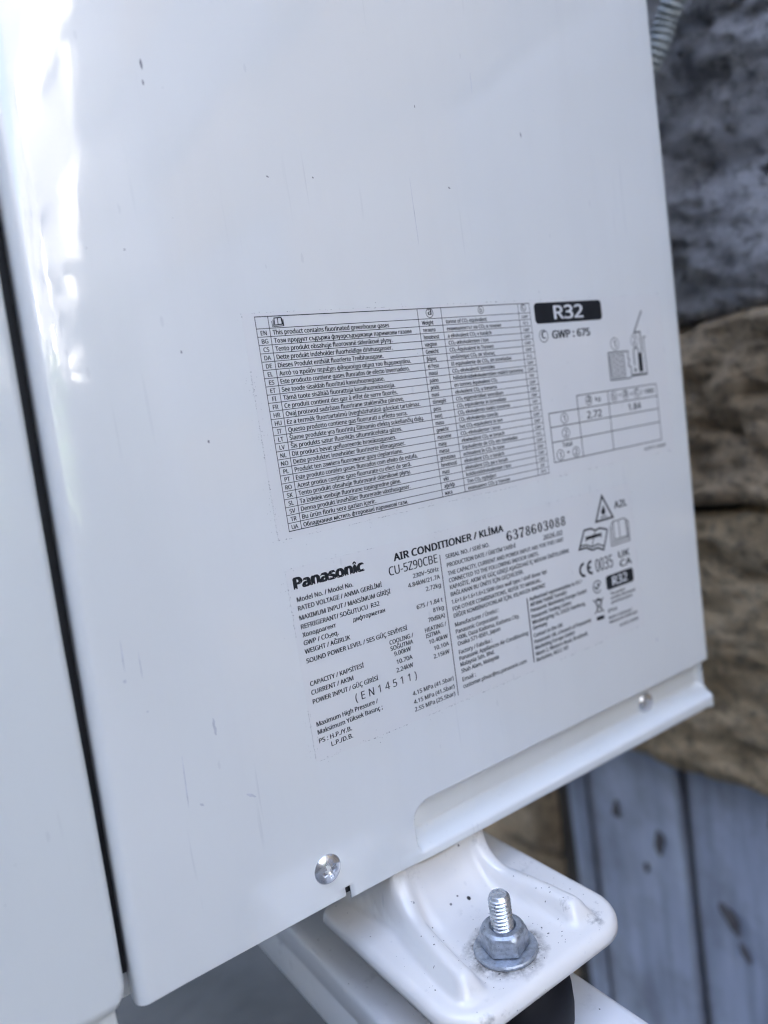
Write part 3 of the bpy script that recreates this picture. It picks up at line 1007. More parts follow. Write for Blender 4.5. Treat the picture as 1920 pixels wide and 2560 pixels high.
# grit and paint chips lying on the foot
vs, fs = [], []
rq = random.Random(21)
for k in range(110):
    x = rq.uniform(7, 92)
    y = rq.choice((rq.uniform(-56, 0), rq.uniform(-56, -30), rq.gauss(-39, 16)))
    if math.hypot(x - 43.5, y + 39.6) < 13 or y < -54 or y > 2:
        continue
    if (x < 24 or x > 76) and y < -42:
        x = rq.uniform(26, 72)
    r0 = rq.uniform(0.08, 0.20) * (1.9 if rq.random() < 0.12 else 1)
    st_, an = rq.uniform(1, 1.8), rq.uniform(0, 3.14)
    b_ = len(vs)
    for i in range(7):
        a = 2 * math.pi * i / 7
        p_, q_ = r0 * st_ * math.cos(a), r0 * math.sin(a) * rq.uniform(0.7, 1.2)
        px_, py_ = x + p_ * math.cos(an) - q_ * math.sin(an), y + p_ * math.sin(an) + q_ * math.cos(an)
        dx, dy = min(px_ - FX0, FX1 - px_), py_ - FY
        vs.append((px_, py_, -251.90 + foot_h(px_, py_) * ss(max(0, min(dx, dy)) / 9.0)))
    fs.append(tuple(range(b_, b_ + 7)))
gr = mesh_mm('grit', vs, fs, M['dark'], unit)
gr['kind'] = 'stuff'


def truss_screw(cx, cz, y, rad, rot):
    """dome head facing -Y with a cross recess, as one polar height field"""
    nr_, na = 40, 96
    ht = rad * 0.42
    vs, fs = [], []
    for i in range(nr_ + 1):
        r = rad * i / nr_
        for j in range(na):
            a = 2 * math.pi * j / na
            x, z = r * math.cos(a), r * math.sin(a)
            h = ht * math.sqrt(max(0.0, 1 - (r / rad) ** 2 * 0.97)) - ht * 0.17
            if i == nr_:
                h = 0.0
            p, q = x * math.cos(rot) + z * math.sin(rot), -x * math.sin(rot) + z * math.cos(rot)
            m_ = min(max(abs(p) - 0.50 * rad, abs(q) - 0.135 * rad), max(abs(q) - 0.50 * rad, abs(p) - 0.135 * rad))
            m2 = math.hypot(p, q) - 0.22 * rad
            m_ = min(m_, m2)
            k = ss(-m_ / (0.07 * rad) + 0.5)
            depth = rad * (0.50 - 0.62 * r / rad)
            h -= k * max(0.05 * rad, depth)
            vs.append((cx + x, y - h, cz + z))
    for i in range(nr_):
        for j in range(na):
            a, b_ = i * na + j, i * na + (j + 1) % na
            fs.append((a, b_, b_ + na, a + na))
    n0 = len(vs)
    for j in range(na):
        a = 2 * math.pi * j / na
        vs.append((cx + rad * 0.98 * math.cos(a), y + 0.5, cz + rad * 0.98 * math.sin(a)))
    for j in range(na):
        fs.append((nr_ * na + j, nr_ * na + (j + 1) % na, n0 + (j + 1) % na, n0 + j))
    o = mesh_mm('panel_screw', vs, fs, M['screw'], unit)
    bm = bmesh.new()
    bm.from_mesh(o.data)
    bmesh.ops.remove_doubles(bm, verts=bm.verts[:], dist=1e-6)
    bmesh.ops.recalc_face_normals(bm, faces=bm.faces[:])
    bm.to_mesh(o.data)
    bm.free()
    sharp(o, 50)
    return o


truss_screw(-6.9, -211.6, -0.05, 5.9, math.radians(12))
truss_screw(200.0, -216.0, 8.3, 5.9, math.radians(20))

# ------------------------------------------------------------------ printed labels
T_FILM, T_INK = -0.06, -0.09


def film(name, x0, x1, z0, z1, rad=1.2):
    pts = []
    for cx, cz, a0 in ((x1 - rad, z0 + rad, -90), (x1 - rad, z1 - rad, 0), (x0 + rad, z1 - rad, 90), (x0 + rad, z0 + rad, 180)):
        for k in range(5):
            a = math.radians(a0 + 22.5 * k)
            pts.append((cx + rad * math.cos(a), cz + rad * math.sin(a)))
    n = len(pts)
    vs = [(x, T_FILM, z) for x, z in pts] + [(x, 0.02, z) for x, z in pts]
    fs = [tuple(range(n))] + [(i, n + i, n + (i + 1) % n, (i + 1) % n) for i in range(n)]
    return mesh_mm(name, vs, fs, M['film'], unit)


try:        # the plain sans that ships inside Blender; its built-in face otherwise
    FONT = bpy.data.fonts.load(bpy.utils.system_resource('DATAFILES', path='fonts') + '/NotoSansHebrew-Regular.woff2')
    FONT2 = bpy.data.fonts.load(bpy.utils.system_resource('DATAFILES', path='fonts') + '/Noto Sans CJK Regular.woff2')
except Exception:
    FONT = FONT2 = None


def type_mesh(body, font):
    cu = bpy.data.curves.new('t', 'FONT')
    cu.body = body
    cu.size = 1.0
    cu.resolution_u = 3
    if font:
        cu.font = font
    ob = bpy.data.objects.new('t', cu)
    C.objects.link(ob)
    me_ = bpy.data.meshes.new_from_object(ob)
    v = [(q.co.x, q.co.y) for q in me_.vertices]
    f = [tuple(p.vertices) for p in me_.polygons]
    bpy.data.objects.remove(ob)
    bpy.data.curves.remove(cu)
    bpy.data.meshes.remove(me_)
    return v, f


def width(body, font):
    v, f = type_mesh(body, font)
    return max(q[0] for q in v) - min(q[0] for q in v)


GLYPH, HH = {}, {}
TOFU = type_mesh('\ue123', FONT)[0]


def glyph(ch):
    """(vertices, faces, advance) of one character, cap height 1"""
    if ch == '\u0456':      # the Ukrainian i is drawn like the Latin one
        ch = 'i'
    if ch in GLYPH:
        return GLYPH[ch]
    if ch == '\u2082':
        v, f, adv = glyph('2')
        GLYPH[ch] = ([(x * 0.62, y * 0.62 - 0.14) for x, y in v], f, adv * 0.66)
        return GLYPH[ch]
    font = FONT
    v, f = type_mesh(ch, font)
    if font and ch != ' ' and len(v) == len(TOFU) and all(abs(p[1] - q[1]) < 1e-4 for p, q in zip(v, TOFU)):
        font = FONT2 if 0x370 <= ord(ch) < 0x530 and ord(ch) not in (0x3cc, 0x3af, 0x3ad, 0x3ac, 0x3ca, 0x3cd) else None
        v, f = type_mesh(ch, font)
    if font not in HH:
        H_ = type_mesh('H', font)[0]
        HH[font] = (width('HH', font), max(q[1] for q in H_))
    k = 1.0 / HH[font][1]
    adv = width('H' + ch + 'H', font) - HH[font][0]
    GLYPH[ch] = ([(x * k, y * k) for x, y in v], f, adv * k)
    return GLYPH[ch]


def edge_dirt(label_obj, x0, x1, z0, z1, seed):
    """grime caught along the border of a label: a faint broken line and loose specks"""
    r = random.Random(seed)
    p = Print(T_FILM - 0.02)
    P_ = []
    for k in range(900):
        side_ = r.choice('bbblllrt')
        u = r.random()
        o_ = r.gauss(0, 0.10) if r.random() < 0.75 else r.gauss(0, 1.4)
        x, z = {'b': (x0 + u * (x1 - x0), z0 + o_), 't': (x0 + u * (x1 - x0), z1 + o_), 'l': (x0 + o_, z0 + u * (z1 - z0)), 'r': (x1 + o_, z0 + u * (z1 - z0))}[side_]
        if noise.noise(Vector((x * 0.06, z * 0.06, seed))) < -0.12:
            continue
        s_ = r.uniform(0.04, 0.13) * (1.6 if r.random() < 0.08 else 1)
        n = 5
        l_ = r.uniform(1, 3) if side_ in 'bt' and abs(o_) < 0.3 else 1
        p.poly([(x + l_ * s_ * math.cos(6.283 * i / n + k), z + s_ * math.sin(6.283 * i / n + k)) for i in range(n)])
    o = p.build('edge_dirt', M['grime'], label_obj)
    o['kind'] = 'stuff'


class Print:
    """flat print on a label: text, lines and filled shapes gathered into one sheet of ink"""
    def __init__(s, y=T_INK):
        s.v, s.f, s.y = [], [], y

    def poly(s, pts):
        b_ = len(s.v)
        s.v += [(x, s.y, z) for x, z in pts]
        s.f.append(tuple(range(b_, b_ + len(pts))))

    def line(s, pts, wd, closed=False):
        n = len(pts)
        segs = [(pts[i], pts[(i + 1) % n]) for i in range(n if closed else n - 1)]
        h = wd / 2
        L_, R_ = [], []
        for i in range(n):
            dirs = []
            if i > 0 or closed:
                a, b_ = pts[i - 1], pts[i]
                dirs.append(Vector((b_[0] - a[0], b_[1] - a[1])).normalized())
            if i < n - 1 or closed:
                a, b_ = pts[i], pts[(i + 1) % n]
                dirs.append(Vector((b_[0] - a[0], b_[1] - a[1])).normalized())
            t = sum(dirs, Vector((0, 0)))
            t = t.normalized() if t.length > 1e-6 else dirs[0]
            nn = Vector((-t.y, t.x))
            k = h / max(0.45, abs(nn.dot(Vector((-dirs[0].y, dirs[0].x)))))
            L_.append((pts[i][0] + nn.x * k, pts[i][1] + nn.y * k))
            R_.append((pts[i][0] - nn.x * k, pts[i][1] - nn.y * k))
        b_ = len(s.v)
        for a, c in zip(L_, R_):
            s.v += [(a[0], s.y, a[1]), (c[0], s.y, c[1])]
        for i in range(n if closed else n - 1):
            j = (i + 1) % n
            s.f.append((b_ + 2 * i, b_ + 2 * i + 1, b_ + 2 * j + 1, b_ + 2 * j))

    def ring(s, cx, cz, r, wd, n=28, rz=None):
        rz = rz or r
        s.line([(cx + r * math.cos(2 * math.pi * i / n), cz + rz * math.sin(2 * math.pi * i / n)) for i in range(n)], wd, True)

    def band(s, outer, inner):
        n = len(outer)
        b_ = len(s.v)
        s.v += [(x, s.y, z) for x, z in outer] + [(x, s.y, z) for x, z in inner]
        for i in range(n):
            j = (i + 1) % n
            s.f.append((b_ + i, b_ + j, b_ + n + j, b_ + n + i))

    def text(s, body, x0, z, cap, x1=None, align='l', bold=0.0, space=0.0, squeeze=None):
        """one line of type; bold is a stroke gain in cap heights, laid as shifted copies"""
        run, x, lo, hi = [], 0.0, 1e9, -1e9
        for ch in body:
            v, f, adv = glyph(ch)
            if v:
                run.append((v, f, x))
                lo = min(lo, x + min(q[0] for q in v))
                hi = max(hi, x + max(q[0] for q in v))
            x += adv + space
        if x1 is not None:
            sx = (x1 - x0) / (hi - lo)
            ox = x0 - lo * sx
        else:
            sx = cap * (squeeze or 1.0)
            ox = x0 - (lo + hi) / 2 * sx if align == 'c' else x0 - lo * sx
        n = 1 if bold < 1e-4 else (2 if bold < 0.075 else 4)
        for c in range(n):
            dx = 0 if n == 1 else (c / (n - 1) - 0.5) * bold * cap
            dz = 0 if n < 3 else (-0.5, 0.5, 0.5, -0.5)[c] * bold * cap * 0.4
            for v, f, gx in run:
                b_ = len(s.v)
                s.v += [(ox + (gx + p) * sx + dx, s.y - 0.003 * c, z + q * cap + dz) for p, q in v]
                s.f += [tuple(b_ + k for k in p) for p in f]

    def build(s, name, mat, parent):
        o = mesh_mm(name, s.v, s.f, mat, parent)
        # every flat face looks out of the panel
        bm = bmesh.new()
        bm.from_mesh(o.data)
        for f_ in bm.faces:
            f_.normal_update()
            if f_.normal.y > 0:
                f_.normal_flip()
        bm.to_mesh(o.data)
        bm.free()
        return o


def pictograms(side_, label_obj):
    """each pictogram is a part of its label"""
    names = []
    for e in STROKES + FILLS:
        if e[0].startswith(side_ + ':') and e[0] not in names:
            names.append(e[0])
    for nm in names:
        if nm == 't:formula_signs':
            continue
        p = Print()
        for g_, wd, pts, cl in STROKES:
            if g_ == nm:
                p.line(pts, wd * (1.3 if side_ == 't' else 1.75), bool(cl))
        for g_, pts in FILLS:
            if g_ == nm:
                p.poly(pts)
        p.build(nm[2:], M['ink'], label_obj)


# --- greenhouse gas table
gas = film('greenhouse_gas_label', -5.0, 236, -81.7, 1.4)
XT = [0.0, 5.27, 73.97, 86.57, 131.75, 139.03]
ZH, ZB_ = -4.30, -79.08
rh = (ZB_ - ZH) / 25
grid = Print()
for x in XT:
    grid.line([(x, 0.1), (x, ZB_ - 0.1)], 0.27)
for k in range(-1, 26):
    z = 0.0 if k < 0 else ZH + rh * k
    grid.line([(-0.1, z), (XT[-1] + 0.1, z)], 0.32 if k in (-1, 25) else 0.25)
for zq, xa in ((-45.08, 163.78), (-51.5, 143.3), (-58.2, 143.3), (-65.33, 143.4), (-74.8, 143.6)):
    grid.line([(xa, zq), (225.8, zq)], 0.42)
for xq, za in ((143.4, -51.5), (163.8, -45.08), (186.7, -45.08), (225.8, -45.08)):
    grid.line([(xq, za + 0.15), (xq, -74.95)], 0.45)
grid.build('table_grid', M['ink'], gas)
txt = Print()
for i, (cc, a, xe, b_, c3, xe3, gw) in enumerate(ROWS):
    zz_ = ZH + rh * (i + 1) + 0.62
    txt.text(cc, 2.63, zz_, 1.60, align='c', bold=0.09, squeeze=0.93)
    txt.text(a, 6.35, zz_, 1.66, x1=xe, bold=0.10)
    txt.text(b_, 75.6, zz_, 1.62, bold=0.10, squeeze=0.80)
    txt.text(c3, 88.5, zz_, 1.55, x1=xe3, bold=0.10)
    txt.text(gw, 135.4, zz_, 1.40, align='c', bold=0.06, squeeze=0.92)
for g_, cx, cz, r, let in CIRCLES:
    txt.ring(cx, cz, r - 0.14, 0.34 if cx > 140 else 0.27)
    txt.text(let, cx, cz - r * (0.40 if let in 'ac' else 0.55), r * (1.55 if let in 'ac' else 1.10) * (1.0 if let not in 'b' else 1.0), align='c', bold=0.05)
LD = {s_: (a, b_, z, c, st) for s_, a, b_, z, c, st in LINES if True}
for s_, a, b_, z, c, st in LINES:
    if s_ in ('2.72', '1.84', 'Total', 'kg', '/', '1000', 'GWP : 675', 'ACXF71-04080'):
        txt.text(s_, a, z, c, x1=b_, bold=0.14 if s_ == 'GWP : 675' else 0.09)
for g_, wd, pts, cl in STROKES:
    if g_ == 't:formula_signs':
        txt.line(pts, wd * 1.3, bool(cl))
txt.build('lettering', M['ink'], gas)
pictograms('t', gas)
edge_dirt(gas, -5.0, 236, -81.7, 1.4, 3)


def badge(x0, x1, z0, z1, rad, label_obj, word, wx0, wx1, wz, cap):
    p = Print()
    pts = []
    for cx, cz, a0 in ((x1 - rad, z0 + rad, -90), (x1 - rad, z1 - rad, 0), (x0 + rad, z1 - rad, 90), (x0 + rad, z0 + rad, 180)):
        for k in range(7):
            a = math.radians(a0 + 15 * k)
            pts.append((cx + rad * math.cos(a), cz + rad * math.sin(a)))
    p.poly(pts)
    p.build('badge', M['ink'], label_obj)
    p = Print(T_INK - 0.03)
    p.text(word, wx0, wz, cap, x1=wx1, bold=0.11)
    p.build('badge_lettering', M['paper'], label_obj)


badge(141.9, 188.8, -9.65, -0.05, 2.0, gas, 'R32', 154.9, 174.9, -7.85, 6.1)

# single scuffs and spots on the bare paint
MARKS = [(-26.0, 85.2, -25.9, 81.7, 0.79),
         (-26.4, 78.7, -26.3, 76.7, 0.53),
         (-68.4, -115.4, -67.5, -116.1, 1.19),
         (-62.8, -127.8, -62.4, -128.3, 0.81),
         (-67.0, -101.8, -67.4, -112.7, 0.39),
         (-62.0, -107.4, -62.2, -116.4, 0.4),
         (-41.1, -137.9, -41.0, -144.3, 0.99),
         (79.5, 52.7, 79.6, 25.8, 0.33),
         (87.2, 82.2, 87.2, 81.0, 0.49),
         (120.4, 99.2, 120.0, 90.0, 0.43),
         (146.6, 76.5, 146.9, 73.9, 0.55),
         (-51.0, -166.0, -49.7, -167.2, 0.84),
         (-54.1, -147.1, -55.0, -165.8, 0.41),
         (-33.8, -169.4, -30.4, -171.9, 1.02),
         (-25.3, -41.3, -24.9, -42.4, 0.7),
         (-29.4, -9.9, -29.2, -11.0, 0.55),
         (-42.5, 24.0, -42.3, 23.4, 0.52),
         (99.5, 50.0, 100.7, 49.4, 0.68),
         (33.1, 50.7, 33.7, 50.2, 0.6),
         (203.9, -179.0, 205.3, -180.7, 1.28),
         (13.7, 50.0, 14.8, 49.6, 0.58)]
for k, (xa, za, xb_, zb_, wd) in enumerate(MARKS):
    p = Print(-0.02)
    n = 9
    up_, lo_ = [], []
    L = math.hypot(xb_ - xa, zb_ - za) or 1e-3
    tx, tz = (xb_ - xa) / L, (zb_ - za) / L
    for i in range(n):
        t = i / (n - 1)
        h = wd * 0.5 * math.sin(math.pi * min(0.97, max(0.03, t))) ** 0.6 * (1 + 0.5 * noise.noise(Vector((k * 3.1, t * 5, 0))))
        j = 0.25 * wd * noise.noise(Vector((k * 1.7, t * 4, 4)))
        cx, cz = xa + (xb_ - xa) * t - tz * j, za + (zb_ - za) * t + tx * j
        up_.append((cx - tz * h, cz + tx * h))
        lo_.append((cx + tz * h, cz - tx * h))
    p.poly(up_ + lo_[::-1])
    p.build('scuff', M['scuff' if L > 4 or wd > 0.8 else 'grime'], unit)

# --- rating plate
rate = film('rating_label', -4.3, 195.5, -168.8, -93.0)
txt = Print()
logo = Print()
skip = {'2.72', '1.84', 'Total', 'kg', '/', '1000', 'GWP : 675', 'ACXF71-04080', 'R32B', 'R32s', '6378603088', 'Panasonic', '(EN14511)', '2.72kg'}
for s_, a, b_, z, c, st in LINES:
    if s_ in skip:
        continue
    bo = {'n': 0.10, 'b': 0.16}.get(st, 0.10)
    if s_ == 'CU-5Z90CBE':
        bo = 0.05
    if s_ in ('UK', 'CA'):
        bo = 0.14
    if a > 105 and bo < 0.125:
        bo = 0.125
    if s_ == '0035':
        bo = 0.03
    txt.text(s_, a, z, c, x1=b_, bold=bo)
txt.text('2.72kg', 58.4, -116.6, 1.78, x1=66.38, bold=0.10)
txt.text('(EN14511)', 16.9, -151.4, 3.2, x1=47.4, bold=0.03, space=0.45)
for g_, wd, pts in SEPARATORS:
    txt.line(pts, wd)
logo.text('Panasonic', -1.45, -100.8, 4.1, x1=29.5, bold=0.26)
logo.build('maker_logo', M['ink'], rate)


# serial number in a heavy high-contrast serif: thick uprights, thin curves
def ell(cx, cz, rx, rz, n=24):
    return [(cx + rx * math.cos(2 * math.pi * i / n), cz + rz * math.sin(2 * math.pi * i / n)) for i in range(n)]


def taper(p, pts):
    """stroke through (x, z, width) points"""
    b_ = len(p.v)
    n = len(pts)
    for i in range(n):
        a, c = pts[max(0, i - 1)], pts[min(n - 1, i + 1)]
        t = Vector((c[0] - a[0], c[1] - a[1])).normalized()
        h = pts[i][2] * 0.72
        p.v += [(pts[i][0] - t.y * h, p.y, pts[i][1] + t.x * h), (pts[i][0] + t.y * h, p.y, pts[i][1] - t.x * h)]
    for i in range(n - 1):
        p.f.append((b_ + 2 * i, b_ + 2 * i + 1, b_ + 2 * i + 3, b_ + 2 * i + 2))


def serif_digit(p, d, x, z, wd, ht):
    X = lambda u: x + u * wd
    Zf = lambda v: z + v * ht
    S_ = wd

    def ring(cu_, cv, ru, rv, thick):
        p.band(ell(X(cu_), Zf(cv), ru * wd, rv * ht), ell(X(cu_), Zf(cv), (ru - thick - 0.07) * wd, rv * ht - 0.09 * ht))

    def ball(u, v, r=0.10):
        p.poly(ell(X(u), Zf(v), r * wd, r * wd, 12))

    def st(*q):
        taper(p, [(X(u), Zf(v), t * wd) for u, v, t in q])
    if d == '0':
        ring(0.5, 0.5, 0.42, 0.5, 0.22)
    elif d == '8':
        ring(0.5, 0.27, 0.42, 0.27, 0.19)
        ring(0.5, 0.75, 0.36, 0.25, 0.16)
    elif d == '6':
        ring(0.5, 0.30, 0.42, 0.30, 0.19)
        st((0.14, 0.28, 0.20), (0.14, 0.50, 0.23), (0.20, 0.72, 0.20), (0.34, 0.90, 0.13), (0.55, 0.97, 0.08), (0.72, 0.92, 0.09))
        ball(0.76, 0.83)
    elif d == '3':
        st((0.14, 0.88, 0.06), (0.30, 0.96, 0.07), (0.52, 0.97, 0.09), (0.70, 0.88, 0.19), (0.72, 0.74, 0.22), (0.62, 0.60, 0.13), (0.36, 0.53, 0.07))
        st((0.36, 0.53, 0.07), (0.60, 0.50, 0.11), (0.76, 0.40, 0.20), (0.79, 0.26, 0.24), (0.70, 0.10, 0.18), (0.48, 0.03, 0.09), (0.26, 0.04, 0.07), (0.12, 0.12, 0.06))
        ball(0.20, 0.82)
        ball(0.18, 0.19)
    elif d == '7':
        st((0.10, 0.93, 0.16), (0.90, 0.93, 0.16))
        st((0.12, 0.98, 0.07), (0.12, 0.74, 0.03))
        st((0.86, 0.93, 0.10), (0.62, 0.62, 0.12), (0.46, 0.32, 0.22), (0.42, 0.0, 0.26))


x0, adv = 106.9, (146.3 - 106.9) / 10
for i, d in enumerate('6378603088'):
    serif_digit(txt, d, x0 + adv * i + 0.1, -105.55, adv * 0.94, 4.6)
txt.build('lettering', M['ink'], rate)
pictograms('r', rate)
edge_dirt(rate, -4.3, 195.5, -168.8, -93.0, 4)
badge(169.8, 191.1, -144.1, -136.8, 1.6, rate, 'R32', 174.6, 186.1, -142.5, 4.3)

# ------------------------------------------------------------------ fixing bolt
BX, BY = 43.5, -39.6
bolt = empty('fixing_bolt', (BX, BY, -252), 'zinc threaded bolt with hex nut and wide washer through the white foot', 'bolt')
vs, fs = lathe([(4.6, -252.1), (11.6, -252.1), (12.4, -251.5), (12.5, -250.6), (12.1, -250.05), (11.2, -249.9), (4.6, -249.9)], 64, BX, BY)
o = mesh_mm('washer', vs, fs, M['nut'], bolt)
sharp(o, 30)
# hexagon nut with chamfered corners
bm = bmesh.new()
af = 16.6
n = 72
rot = math.radians(-12)
hexr = lambda a: (af / 2) / math.cos(((a - rot + math.pi / 6) % (math.pi / 3)) - math.pi / 6)
prof = [(-249.85, -0.5), (-249.3, 0.0), (-244.2, 0.0), (-243.2, None), (-242.2, None), (-241.4, None)]
rings = []
for z, md in prof:
    ring = []
    for i in range(n):
        a = 2 * math.pi * i / n
        r = hexr(a)
        if md is not None:
            r += md
        else:
            cone = {-243.2: 9.05, -242.2: 8.35, -241.4: 7.3}[z]
            r = min(r, cone)
        ring.append(bm.verts.new((BX + r * math.cos(a), BY + r * math.sin(a), z)))
    rings.append(ring)
ring = [bm.verts.new((BX + 5.3 * math.cos(2 * math.pi * i / n), BY + 5.3 * math.sin(2 * math.pi * i / n), -241.3)) for i in range(n)]
rings.append(ring)
ring = [bm.verts.new((BX + 4.3 * math.cos(2 * math.pi * i / n), BY + 4.3 * math.sin(2 * math.pi * i / n), -242.6)) for i in range(n)]
rings.append(ring)
for a, b_ in zip(rings, rings[1:]):
    for i in range(n):
        bm.faces.new((a[i], a[(i + 1) % n], b_[(i + 1) % n], b_[i]))
o = bm_mm('hex_nut', bm, M['nut'], bolt)
sharp(o, 22)
# threaded rod: a true helix
seg, pitch, zt, zb0 = 40, 1.5, -228.4, -246.0
vs, fs = [], []
turns = (zt - 1.0 - zb0) / pitch
per = 8
NR = int(turns * per)
for k in range(NR + 1):
    for i in range(seg):
        a = 2 * math.pi * i / seg
        z = zb0 + pitch * k / per
        ph = (k / per - i / seg) % 1.0
        tri = abs(ph * 2 - 1)
        r = 3.72 + 0.66 * min(1.0, max(0.0, (tri - 0.08) * 1.25))
        top = (zt - z) / 1.6
        r = min(r, 3.5 + 0.95 * max(0.0, min(1.0, top)))
        vs.append((BX + r * math.cos(a), BY + r * math.sin(a), z))
for k in range(NR):
    for i in range(seg):
        a, b_ = k * seg + i, k * seg + (i + 1) % seg
        fs.append((a, b_, b_ + seg, a + seg))
b0 = len(vs)
for r, z in ((3.55, zt - 0.35), (3.2, zt)):
    for i in range(seg):
        a = 2 * math.pi * i / seg
        vs.append((BX + r * math.cos(a), BY + r * math.sin(a), z))
for i in range(seg):
    j = (i + 1) % seg
    fs.append((NR * seg + i, NR * seg + j, b0 + j, b0 + i))
    fs.append((b0 + i, b0 + j, b0 + seg + j, b0 + seg + i))
fs.append(tuple(b0 + seg + i for i in range(seg)))
o = mesh_mm('threaded_rod', vs, fs, M['bolt'], bolt)
sharp(o, 40)

# ------------------------------------------------------------------ rubber mount and support beam
vs, fs = lathe([(0, -285.0), (20.5, -285.0), (21.8, -284.2), (23.0, -280), (23.6, -274), (23.4, -267), (22.2, -261), (20.5, -258.2), (0, -257.6)], 64, BX, BY)
o = mesh_mm('rubber_mount', vs, fs, M['rubber'])
sharp(o, 40)
tag(o, 'black rubber pad between the white foot and the support beam', 'rubber pad')

beam = empty('support_beam', (44.5, -150, -325), 'white powder coated steel beam carrying the unit on a rubber pad', 'beam')
vs, fs = [], []
prof = []
bx0, bx1, bz0, bz1, br = 5.6, 83.4, -325.0, -285.1, 5.0
for cx, cz, a0 in ((bx1 - br, bz1 - br, 0), (bx0 + br, bz1 - br, 90), (bx0 + br, bz0 + br, 180), (bx1 - br, bz0 + br, 270)):
    for k in range(7):
        a = math.radians(a0 + 15 * k)
        prof.append((cx + br * math.cos(a), cz + br * math.sin(a)))
    if a0 == 90:      # a shallow rolled line along the side
        prof += [(bx0, bz1 - 14), (bx0 + 0.7, bz1 - 15), (bx0 + 0.7, bz1 - 17), (bx0, bz1 - 18)]
yy = [-128, -122, -60, 0, 60, 140, 300, 500, 700, 980]
for y in yy:
    vs += [(x, y, z) for x, z in prof]
n = len(prof)
for r in range(len(yy) - 1):
    for i in range(n):
        a, b_ = r * n + i, r * n + (i + 1) % n
        fs.append((a, a + n, b_ + n, b_))
fs.append(tuple(range(n)))
fs.append(tuple((len(yy) - 1) * n + i for i in range(n - 1, -1, -1)))
o = mesh_mm('rail', vs, fs, M['beam'], beam)
sharp(o, 40)
bm = box(14, 75, 900, 960, -700, -325.3)
bm_mm('post', bm, M['beam'], beam, bevel=2)


# ------------------------------------------------------------------ corrugated conduits
def conduit(pts, rad, pitch, label):
    cu_ = bpy.data.curves.new('c', 'CURVE')
    P_ = [Vector(p) for p in pts]
    # Catmull-Rom samples
    out = []
    for i in range(len(P_) - 1):
        p0, p1, p2, p3 = P_[max(0, i - 1)], P_[i], P_[i + 1], P_[min(len(P_) - 1, i + 2)]
        for k in range(24):
            t = k / 24
            out.append(0.5 * ((2 * p1) + (p2 - p0) * t + (2 * p0 - 5 * p1 + 4 * p2 - p3) * t * t + (3 * p1 - p0 - 3 * p2 + p3) * t ** 3))
    out.append(P_[-1])
    bpy.data.curves.remove(cu_)
    # resample evenly
    step = pitch / 8
    res, acc = [out[0]], 0.0
    for a, b_ in zip(out, out[1:]):
        L = (b_ - a).length
        while acc + L >= step:
            t = (step - acc) / L
            a = a.lerp(b_, t)
            res.append(a)
            L = (b_ - a).length
            acc = 0.0
        acc += L
    vs, fs, sg = [], [], 20
    ref = Vector((1, 0.2, 0.1)).normalized()
    for k, p in enumerate(res):
        t = (res[min(k + 1, len(res) - 1)] - res[max(k - 1, 0)]).normalized()
        u = (ref - t * ref.dot(t)).normalized()
        v = t.cross(u)
        ph = (k % 8) / 8
        r = rad * (0.86 + 0.14 * (0.5 + 0.5 * math.cos(2 * math.pi * ph)) ** 0.5)
        for i in range(sg):
            a = 2 * math.pi * i / sg
            q = p + (u * math.cos(a) + v * math.sin(a)) * r
            vs.append(tuple(q))
    for k in range(len(res) - 1):
        for i in range(sg):
            a, b_ = k * sg + i, k * sg + (i + 1) % sg
            fs.append((a, b_, b_ + sg, a + sg))
    o = mesh_mm('corrugated_conduit', vs, fs, M['conduit'], None, smooth=True)
    return tag(o, label, 'conduit', 'corrugated conduits behind the unit')


conduit([(352, -40, 380), (338, -5, 260), (328, 20, 197), (325, 32, 180), (325, 39, 171), (324, 45, 160), (323, 53, 150), (320, 64, 140), (314, 90, 128),
         (304, 160, 120), (298, 260, 118), (295, 420, 118)], 7.5, 3.7, 'grey corrugated conduit nearest the stone wall, bending behind the unit')
conduit([(346, 10, 400), (334, 44, 270), (326, 66, 211), (325, 72, 199), (325, 79, 187), (324, 88, 174), (320, 104, 160), (312, 150, 150), (304, 260, 146),
         (300, 420, 146)], 7.5, 3.7, 'grey corrugated conduit half hidden by the white panel edge')

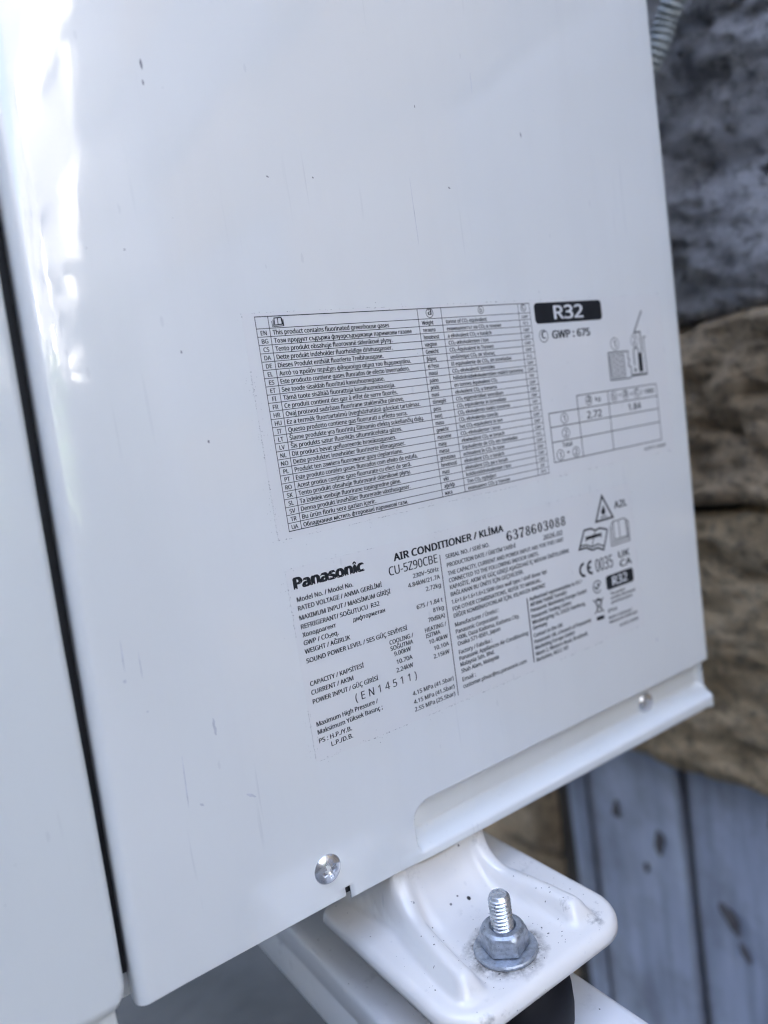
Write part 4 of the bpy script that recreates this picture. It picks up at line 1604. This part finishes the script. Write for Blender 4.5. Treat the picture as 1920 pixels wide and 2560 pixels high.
# ------------------------------------------------------------------ unseen blocks and shrub added to shape light and reflections
bm = box(-5200, -2000, 880, 7000, -700, 4200)
sun_block = bm_mm('sun_blocker', bm, M['plaster'], None, bevel=15)  # unseen block added to keep direct sun off the unit
tag(sun_block, 'pale plastered house added unseen to shade the unit', 'sun_block')
bm = box(-1650, -1400, -4200, 900, -700, 1600)
gw = bm_mm('side_light_wall', bm, M['side_block'], None, bevel=12)  # added out of view to cut side light on beam and cover
tag(gw, 'dark brown garden wall added unseen to cut side light', 'wall')
bm = box(-9000, 330, -5600, -4350, -700, 4100)
sky_block = bm_mm('low_sky_blocker', bm, M['slate'], None, bevel=20)  # dark mass added out of view so light falls mostly from above
tag(sky_block, 'tall dark slate clad shed added unseen to cut low sky light', 'sky_blocker')
added_bush = empty('added_shrub', (330, -2300, -700), 'low green shrub added unseen to darken the wall foot in the reflection', 'shrub')  # added out of view, ends the bright reflection low on the panel
vs, fs = [], []
for k in range(5200):
    y = rnd.uniform(-3500, -1350)
    top = 330 + 160 * math.sin(y * 0.004) + 120 * noise.noise(Vector((y * 0.006, 0, 0)))
    z = -690 + (top + 600) * rnd.random() ** 0.8
    x = 330 + rnd.gauss(0, 60)
    d1 = Vector((rnd.uniform(-1, 1), rnd.uniform(-1, 1), rnd.uniform(-1, 1))).normalized()
    d2 = d1.cross(Vector((rnd.uniform(-1, 1), rnd.uniform(-1, 1), 1))).normalized()
    L, W_ = rnd.uniform(28, 50), rnd.uniform(12, 20)
    p = Vector((min(x, 375), y, z))
    b_ = len(vs)
    vs += [tuple(p), tuple(p + d1 * L * .5 + d2 * W_), tuple(p + d1 * L), tuple(p + d1 * L * .5 - d2 * W_)]
    fs.append((b_, b_ + 1, b_ + 2, b_ + 3))
o = mesh_mm('foliage', vs, fs, M['leaf'], added_bush)
o['kind'] = 'stuff'
vs, fs = [], []
for k in range(40):
    y = -3450 + 52 * k + rnd.uniform(-15, 15)
    t = 6
    h = rnd.uniform(600, 900)
    lx, ly = rnd.uniform(-40, 20), rnd.uniform(-60, 60)
    b_ = len(vs)
    for (q, zz_, s_) in ((0, -700, 1), (1, -700 + h, 0.4)):
        for dx, dy in ((-t, -t), (t, -t), (t, t), (-t, t)):
            vs.append((330 + q * lx + dx * s_, y + q * ly + dy * s_, zz_))
    for i in range(4):
        fs.append((b_ + i, b_ + (i + 1) % 4, b_ + 4 + (i + 1) % 4, b_ + 4 + i))
o = mesh_mm('stems', vs, fs, M['twig'], added_bush)
o['kind'] = 'stuff'
